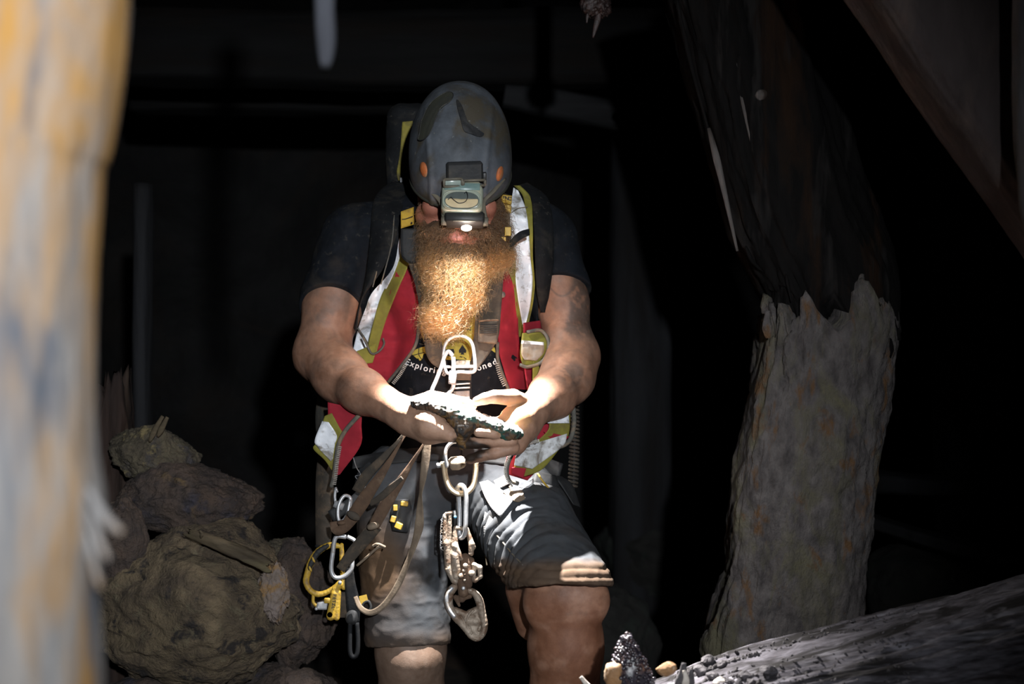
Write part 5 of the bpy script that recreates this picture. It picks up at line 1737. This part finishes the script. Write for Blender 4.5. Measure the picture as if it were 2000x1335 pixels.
# leaning beam, top right
m_beam = wood('dark_brown_beam', (0.050, 0.038, 0.037), (0.034, 0.026, 0.025), (0.066, 0.048, 0.042), sc=12, k=.3)
V, F = loft([(1630, -380, -.62, 165, .10), (1770, -170, -.62, 168, .10), (1960, 110, -.62, 172, .10), (2150, 380, -.62, 176, .10), (2390, 720, -.62, 180, .10), (2770, 1260, -.62, 180, .10)], n=80, sup=6, nv=160, amp=.012, fs=16, seed=31, fine=.003)
mk('leaning_beam', V, F, m_beam, label='dark brown squared beam leaning across the upper right corner', cat='beam')
m_greypost = wood('grey_side_post', (0.10, 0.105, 0.115), (0.07, 0.07, 0.078), (0.05, 0.045, 0.04), sc=14, k=.2)
V, F = loft([(2090, -650, -.85, 105, .07), (2092, 100, -.85, 105, .07), (2096, 300, -.85, 104, .07), (2106, 420, -.85, 100, .07), (2125, 470, -.85, 70, .06)], n=48, sup=2.5, nv=90, amp=.006, fs=20, seed=37)
mk('side_post', V, F, m_greypost, label='grey stub of timber hanging at the right border before leaning beam', cat='post')

# log in the lower right foreground
LROLL = 0.05
m_log = wood('weathered_grey_log', (0.135, 0.126, 0.145), (0.032, 0.028, 0.032), (0.011, 0.009, 0.009), ax=0, sc=85, bump=1.0, k=.14, t3=(.50, .58), c4=(0.21, 0.20, 0.225), bd=.012)
V, F = loft([(1150, 1550, -.58, 96, .15), (1220, 1516, -.58, 110, .17), (1330, 1480, -.58, 118, .18), (1500, 1420, -.60, 124, .18), (1700, 1374, -.62, 126, .18), (1900, 1324, -.64, 128, .18), (2080, 1276, -.66, 130, .18), (2400, 1200, -.68, 132, .18)], n=220, sup=5, nv=420, amp=.016, fs=44, seed=43, jag0=.05, fine=.011, stretch=.07, roll=LROLL)
logo = mk('fallen_log', V, F, m_log, label='weathered grey log lying across the lower right corner', cat='log')
LOGV = V


def on_log(px, py):
    """nearest point of the log's near surface in front of a photo position"""
    x, y, d = pix(LOGV)
    q = np.hypot(x - px, y - py)
    m_ = q < max(6.0, q.min() + 3)
    i = np.argmin(np.where(m_, d, 9))
    return LOGV[i].copy()


# crystal lump, stones and chips on the log end
m_cry = M('dark_purple_crystal', (0.030, 0.024, 0.034), (0.016, 0.013, 0.018), sc=80, rough=.28, bump=.3, spec=.8, c3=(0.055, 0.034, 0.034), s3=60)
m_ore = M('orange_stone', (0.30, 0.155, 0.062), (0.22, 0.12, 0.055), sc=50, rough=.75, bump=.6, c3=(0.38, 0.28, 0.19), s3=40)
m_chip = M('grey_wood_chip', (0.10, 0.09, 0.096), (0.035, 0.031, 0.034), sc=60, rough=.8, bump=.7, c3=(0.03, 0.025, 0.025), s3=40)
m_pchip = M('white_splinter', (0.62, 0.56, 0.50), (0.42, 0.37, 0.32), sc=60, rough=.8, bump=.5)
cl_ = empty('crystal_lump', P(1240, 1345, -.62), 'dark purple knobbly crystal lump standing on the log end', 'mineral')
cc = P(1242, 1300, -.66)
V, F = rockmesh(cc, (.034, .030, .062), 4, .25, 4)
z = (V[:, 2] - V[:, 2].min()) / np.ptp(V[:, 2])
V[:, 0] = cc[0] + (V[:, 0] - cc[0]) * (1.55 - 1.05 * z) - .018 * z
V[:, 1] = cc[1] + (V[:, 1] - cc[1]) * (1.2 - .7 * z)
mk('core', V, F, m_cry, cl_)
mb = MB()
rs = np.random.RandomState(12)
if 1 not in ICO:
    ICO[1] = ico(2)
U, UF = ICO[1]
N_ = vnormals(V, F)
for i in rs.choice(len(V), 360, replace=False):
    if V[i, 2] < cc[2] - .06:
        continue
    r = rs.uniform(.0020, .0050)
    mb.add(V[i] + N_[i] * r * .4 + U * r * (1 + .15 * rs.normal(size=(len(U), 1))), UF)
mb.mk('crystal_knobs', m_cry, cl_, kind='stuff', label='many small glossy knobs')
mk('orange_stone', *rockmesh(P(1202, 1318, -.67), (.022, .018, .030), 21, .2, 4), m_ore, label='orange and cream stone leaning against left foot of crystal lump', cat='stone')
mk('orange_pebble', *rockmesh(P(1300, 1306, -.68), (.021, .014, .0135), 22, .15, 4, rot=.25), m_ore, label='small orange pebble just right of the crystal lump', cat='stone')
wc = empty('wood_chip', P(1335, 1338, -.72), 'upright ragged grey-white wood chip beside the orange pebble', 'wood chip')
part('shard', splinter([(1322, 1345, -.72), (1332, 1320, -.72), (1336, 1294, -.72)], .014, .3, 8), m_chip, wc)
part('shard', splinter([(1336, 1345, -.725), (1340, 1326, -.725), (1336, 1308, -.725)], .010, .3, 8), m_pchip, wc)
part('shard', splinter([(1346, 1345, -.72), (1349, 1325, -.72), (1350, 1306, -.72)], .011, .3, 8), m_chip, wc)
mk('white_splinter', *splinter([(1160, 1350, -.66), (1146, 1336, -.66), (1134, 1321, -.66)], .007, .5, 8), m_pchip, label='white torn splinter low at left end of the log', cat='splinter')
rs = np.random.RandomState(5)
chips = [(1362, 1312, .016, .012, 'dark blocky chip right of the upright wood chip'), (1380, 1298, .014, .010, 'pointed grey chip at back rim of the log'), (1388, 1322, .015, .010, 'grey chip in front of the pointed chip'),
         (1404, 1296, .012, .007, 'small dark chip third along log rim'), (1424, 1306, .017, .007, 'flat black chip midway in the row of chips'), (1450, 1320, .015, .012, 'rounded purple-grey chip near the end of the row'),
         (1400, 1330, .015, .008, 'cream flake at the bottom of the row of chips'), (1492, 1308, .017, .009, 'last grey chip lying alone on the log')]
for x, y, a, b, lab in chips:
    c0 = on_log(x, y)
    V, F = rockmesh(c0 + np.array([0, -.004, b * .55]), (a, a * .9, b), int(x), .3, 3, rot=rs.uniform(-.5, .5), planes=14, flat=.9)
    mk('bark_chip', V, F, m_pchip if 'cream' in lab else m_chip, label=lab, cat='wood chip', smooth=False, group='chips scattered on the log')
mb = MB()
U2, F2 = ico(1)
for k in range(520):
    x = 1320 + 480 * rs.rand() ** 1.7
    ytop = np.interp(x, [1320, 1390, 1500, 1600, 1700, 1800], [1312, 1292, 1250, 1216, 1197, 1172])
    y = ytop + 4 + (1334 - ytop) * rs.rand() ** 1.3
    c0 = on_log(x, y)
    r = rs.uniform(.0015, .0048) * (1.3 if x < 1480 else .7)
    R = np.linalg.qr(rs.normal(size=(3, 3)))[0]
    mb.add((U2 * np.array([r * 1.8, r, r * .6])) @ R + c0 + np.array([0, 0, r * .3]), F2)
mb.mk('bark_crumbs', m_chip, smooth=False, kind='stuff', label='fine bark crumbs strewn over the log top', cat='debris')

# rock pile on the left
m_r1 = M('yellow_brown_rock', (0.115, 0.095, 0.058), (0.055, 0.043, 0.03), sc=16, rough=.85, bump=1.0, bsc=50, bd=.022, c3=(0.05, 0.045, 0.05), s3=8, t3=(.54, .64), c4=(0.19, 0.15, 0.07), s4=28, t4=(.58, .68))
m_r2 = M('dark_rusty_rock', (0.085, 0.056, 0.040), (0.036, 0.027, 0.025), sc=15, rough=.8, bump=1.0, bsc=45, bd=.024, c3=(0.13, 0.085, 0.038), s3=12, t3=(.60, .7), c4=(0.034, 0.03, 0.042), s4=9, t4=(.56, .66))
m_r3 = M('grey_brown_boulder', (0.165, 0.122, 0.070), (0.070, 0.050, 0.032), sc=15, rough=.85, bump=1.0, bsc=42, bd=.03, c3=(0.15, 0.125, 0.075), s3=20, t3=(.58, .7), c4=(0.022, 0.017, 0.015), s4=18, t4=(.56, .64))
m_lich = M('lilac_crust', (0.20, 0.16, 0.145), (0.12, 0.09, 0.065), sc=30, rough=.8, bump=.9, bsc=70, bd=.006, c3=(0.21, 0.12, 0.045), s3=25)


def rock(name, px, py, d, rx, ry, dep, seed, mat, label, **k):
    s = (Y0 + d) / FP
    V, F = rockmesh(P(px, py, d), (rx * s, dep, ry * s), seed, k.pop('amp', .34), k.pop('sub', 6), rot=k.pop('rot', 0), fine=k.pop('fine', .075), **k)
    return mk(name, V, F, mat, label=label, cat='rock', group='rocks heaped at the left')


rock('boulder', 378, 1176, .02, 236, 152, .19, 7, m_r3, 'largest grey-brown boulder low in the left heap', planes=11, flat=.6)
rock('rock', 375, 972, .10, 138, 74, .13, 13, m_r2, 'dark rusty rock resting on top of the largest boulder', rot=-.06, planes=9, flat=.5)
rock('rock', 306, 884, .14, 84, 62, .11, 18, m_r1, 'yellow-brown mossy rock topmost of the left heap', rot=-.25, planes=12, flat=.75, fine=.08)
rock('rock', 590, 1185, .16, 70, 120, .10, 24, m_r2, 'tall brown slab behind right side of the largest boulder', planes=12, flat=.7)
rock('rock', 548, 1095, .20, 52, 42, .09, 28, m_r1, 'ragged knob poking out behind upper right of the boulder', fine=.09)
rock('stone', 456, 1046, .16, 24, 24, .05, 29, m_r1, 'small pale stone wedged under the dark rusty rock', sub=5)
rock('rock', 232, 1092, -.02, 55, 120, .09, 33, m_r2, 'dark reddish rock at left edge of the heap', planes=10, flat=.6)
rock('rock', 330, 1395, .0, 205, 82, .20, 39, m_r2, 'flat dark slab under the largest boulder', planes=14, flat=.8)
rock('boulder', 400, 1560, .05, 300, 160, .3, 41, m_r3, 'half hidden base boulder carrying the left heap')
rock('rock', 560, 1390, .10, 120, 90, .12, 47, m_r2, 'low dark rock at right foot of the heap')
cr_ = mk('mineral_crust', *rockmesh(P(535, 1150, -.105), (.034, .020, .066), 5, .6, 5, fine=.22), m_lich, label='pale lilac and orange crust patch on the largest boulder', cat='mineral', group=None)
m_branch = wood('mossy_branch', (0.085, 0.064, 0.038), (0.045, 0.034, 0.022), (0.10, 0.085, 0.045), ax=0, sc=30)
brn = empty('branch', P(450, 1090, -.12), 'mossy broken branch lying across top of the largest boulder', 'branch')
V, F = loft([(368, 1040, -.10, 7, .009), (400, 1050, -.12, 9, .011), (450, 1070, -.13, 11, .013), (500, 1092, -.13, 12, .014), (526, 1106, -.12, 10, .012)], n=30, sup=2, nv=50, amp=.010, fs=60, seed=3, jag0=.01, jag1=.01)
mk('stem', V, F, m_branch, brn)
part('stub', splinter([(392, 1050, -.135), (394, 1042, -.14), (390, 1036, -.14)], .006, .5), m_branch, brn)
for k, (pts, lab) in enumerate((([(292, 862, .02), (304, 836, .02), (318, 812, .02)], 'longer dark twig sticking up from the topmost rock'), ([(308, 852, .02), (318, 832, .02), (327, 814, .02)], 'shorter pale twig beside the dark twig'))):
    mk('twig', *splinter(pts, .009, .5, 8), m_branch, label=lab, cat='twig')
m_rpost = wood('rotten_red_post', (0.030, 0.016, 0.011), (0.014, 0.009, 0.008), (0.045, 0.030, 0.02), sc=20)
V, F = loft([(224, 760, .24, 22, .05), (220, 850, .24, 32, .06), (216, 1000, .24, 36, .06), (212, 1200, .24, 38, .06), (210, 1720, .24, 40, .06)], n=60, sup=2.5, nv=120, amp=.02, fs=30, seed=77, jag0=.05)
mk('rotten_stump', V, F, m_rpost, label='dark red rotten stump between near post and rock heap', cat='stump')

# ------------------------------------------------------------------ dim timbers further back
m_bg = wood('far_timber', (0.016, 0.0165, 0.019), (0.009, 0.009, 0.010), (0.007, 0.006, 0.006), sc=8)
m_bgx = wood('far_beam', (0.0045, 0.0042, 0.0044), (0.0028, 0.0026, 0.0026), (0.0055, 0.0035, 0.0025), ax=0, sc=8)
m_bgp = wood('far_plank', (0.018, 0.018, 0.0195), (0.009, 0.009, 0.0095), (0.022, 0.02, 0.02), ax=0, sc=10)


def timber(name, rows, mat, label, cat, seed, sup=5, amp=.02, n=48, nv=70, **k):
    V, F = loft(rows, n=n, sup=sup, nv=nv, amp=amp, fs=10, seed=seed, **k)
    return mk(name, V, F, mat, label=label, cat=cat)


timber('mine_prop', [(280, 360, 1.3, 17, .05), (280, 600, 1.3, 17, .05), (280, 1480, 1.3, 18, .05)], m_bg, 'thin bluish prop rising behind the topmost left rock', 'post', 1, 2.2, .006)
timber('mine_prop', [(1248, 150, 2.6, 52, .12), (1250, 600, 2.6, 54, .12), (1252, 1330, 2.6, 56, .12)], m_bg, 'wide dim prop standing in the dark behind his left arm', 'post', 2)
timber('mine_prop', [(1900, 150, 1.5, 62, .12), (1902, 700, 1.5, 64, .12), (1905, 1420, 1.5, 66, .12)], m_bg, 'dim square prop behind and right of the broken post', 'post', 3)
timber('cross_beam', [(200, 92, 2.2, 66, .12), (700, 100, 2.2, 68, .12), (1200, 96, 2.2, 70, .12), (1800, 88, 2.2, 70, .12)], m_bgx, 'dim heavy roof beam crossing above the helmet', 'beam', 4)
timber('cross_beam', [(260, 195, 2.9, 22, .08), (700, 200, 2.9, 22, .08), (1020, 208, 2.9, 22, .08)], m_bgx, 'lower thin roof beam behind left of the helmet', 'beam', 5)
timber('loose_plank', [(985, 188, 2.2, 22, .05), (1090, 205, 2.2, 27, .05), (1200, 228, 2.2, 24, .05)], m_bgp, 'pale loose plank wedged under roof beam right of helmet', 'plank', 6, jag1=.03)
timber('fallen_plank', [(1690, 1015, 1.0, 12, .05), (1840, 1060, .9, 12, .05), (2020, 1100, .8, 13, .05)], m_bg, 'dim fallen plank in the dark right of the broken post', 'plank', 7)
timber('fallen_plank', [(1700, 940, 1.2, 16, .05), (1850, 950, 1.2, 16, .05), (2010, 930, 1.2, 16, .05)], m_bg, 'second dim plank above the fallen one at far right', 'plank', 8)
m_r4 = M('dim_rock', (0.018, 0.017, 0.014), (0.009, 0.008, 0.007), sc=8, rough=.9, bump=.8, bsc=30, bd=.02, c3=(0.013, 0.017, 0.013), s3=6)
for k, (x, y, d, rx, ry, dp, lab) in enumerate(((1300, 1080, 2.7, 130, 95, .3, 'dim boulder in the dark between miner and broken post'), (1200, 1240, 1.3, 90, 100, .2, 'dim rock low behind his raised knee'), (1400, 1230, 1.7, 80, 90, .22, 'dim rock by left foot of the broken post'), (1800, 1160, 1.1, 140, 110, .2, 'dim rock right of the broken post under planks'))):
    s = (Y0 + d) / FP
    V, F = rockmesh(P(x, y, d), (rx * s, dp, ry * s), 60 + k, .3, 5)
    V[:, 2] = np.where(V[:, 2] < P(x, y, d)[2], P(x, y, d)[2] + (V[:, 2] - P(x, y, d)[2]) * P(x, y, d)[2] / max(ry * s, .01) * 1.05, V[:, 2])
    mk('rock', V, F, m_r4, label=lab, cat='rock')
# hanging from the roof
m_hang = wood('wet_grey_splinter', (0.050, 0.053, 0.064), (0.032, 0.033, 0.04), (0.085, 0.083, 0.088), sc=18)
V, F = loft([(634, -700, -1.8, 30, .014), (633, -150, -1.8, 24, .012), (634, 0, -1.8, 19, .010), (636, 60, -1.8, 18, .010), (637, 105, -1.8, 15, .009), (634, 136, -1.8, 7, .005)], n=30, sup=2, nv=60, amp=.004, fs=50, seed=9)
mk('hanging_splinter', V, F, m_hang, label='blurred grey splinter hanging from the roof at top', cat='splinter')
m_drip = M('dark_red_growth', (0.035, 0.017, 0.014), (0.014, 0.009, 0.009), sc=40, rough=.5, bump=.9)
V, F = rockmesh(P(1166, 5, .1), (.036, .03, .040), 8, .5, 5, fine=.2)
hd = empty('hanging_root', P(1165, -40, .1), 'dark red ragged root clump hanging from the roof at top', 'root')
mk('clump', V, F, m_drip, hd)
part('tip', splinter([(1172, 20, .09), (1164, 50, .09), (1158, 74, .09)], .012, .2, 8), m_drip, hd)
part('tip', splinter([(1150, 20, .09), (1147, 34, .09), (1146, 45, .09)], .006, .3, 8), m_drip, hd)
part('root', splinter([(1180, -1300, .1), (1168, -500, .1), (1166, -10, .1)], .03, .8, 10), m_drip, hd)

# ------------------------------------------------------------------ footing below the frame
m_boot = M('muddy_boot', (0.05, 0.035, 0.025), (0.03, 0.022, 0.017), sc=30, rough=.85, bump=.6)
for nm, (x, y, d) in (('boot', (806, 1665, .0)), ('boot', (1098, 1575, -.23))):
    BF = Field(P(x, y, d) - .22, P(x, y, d) + .22, .005)
    g0 = P(x, y, d)
    BF.cap(g0 + (0, .07, .10), g0 + (0, .06, .0), .062, .058, .02)
    BF.cap(g0 + (0, .08, -.0), g0 + (0, -.14, -.015), .050, .043, .03)
    V, F = BF.mesh()
    mk(nm, V, F, m_boot, miner)
s = P(1098, 1575, -.23)
V, F = rockmesh(np.array([s[0], s[1] - .02, (s[2] - .06) / 2 - .02]), (.22, .26, (s[2] - .06) / 2 + .03), 71, .1, 5)
V[:, 2] = np.minimum(V[:, 2], s[2] - .050)
mk('step_rock', V, F, m_r2, label='flat dark rock under his raised left boot', cat='rock')
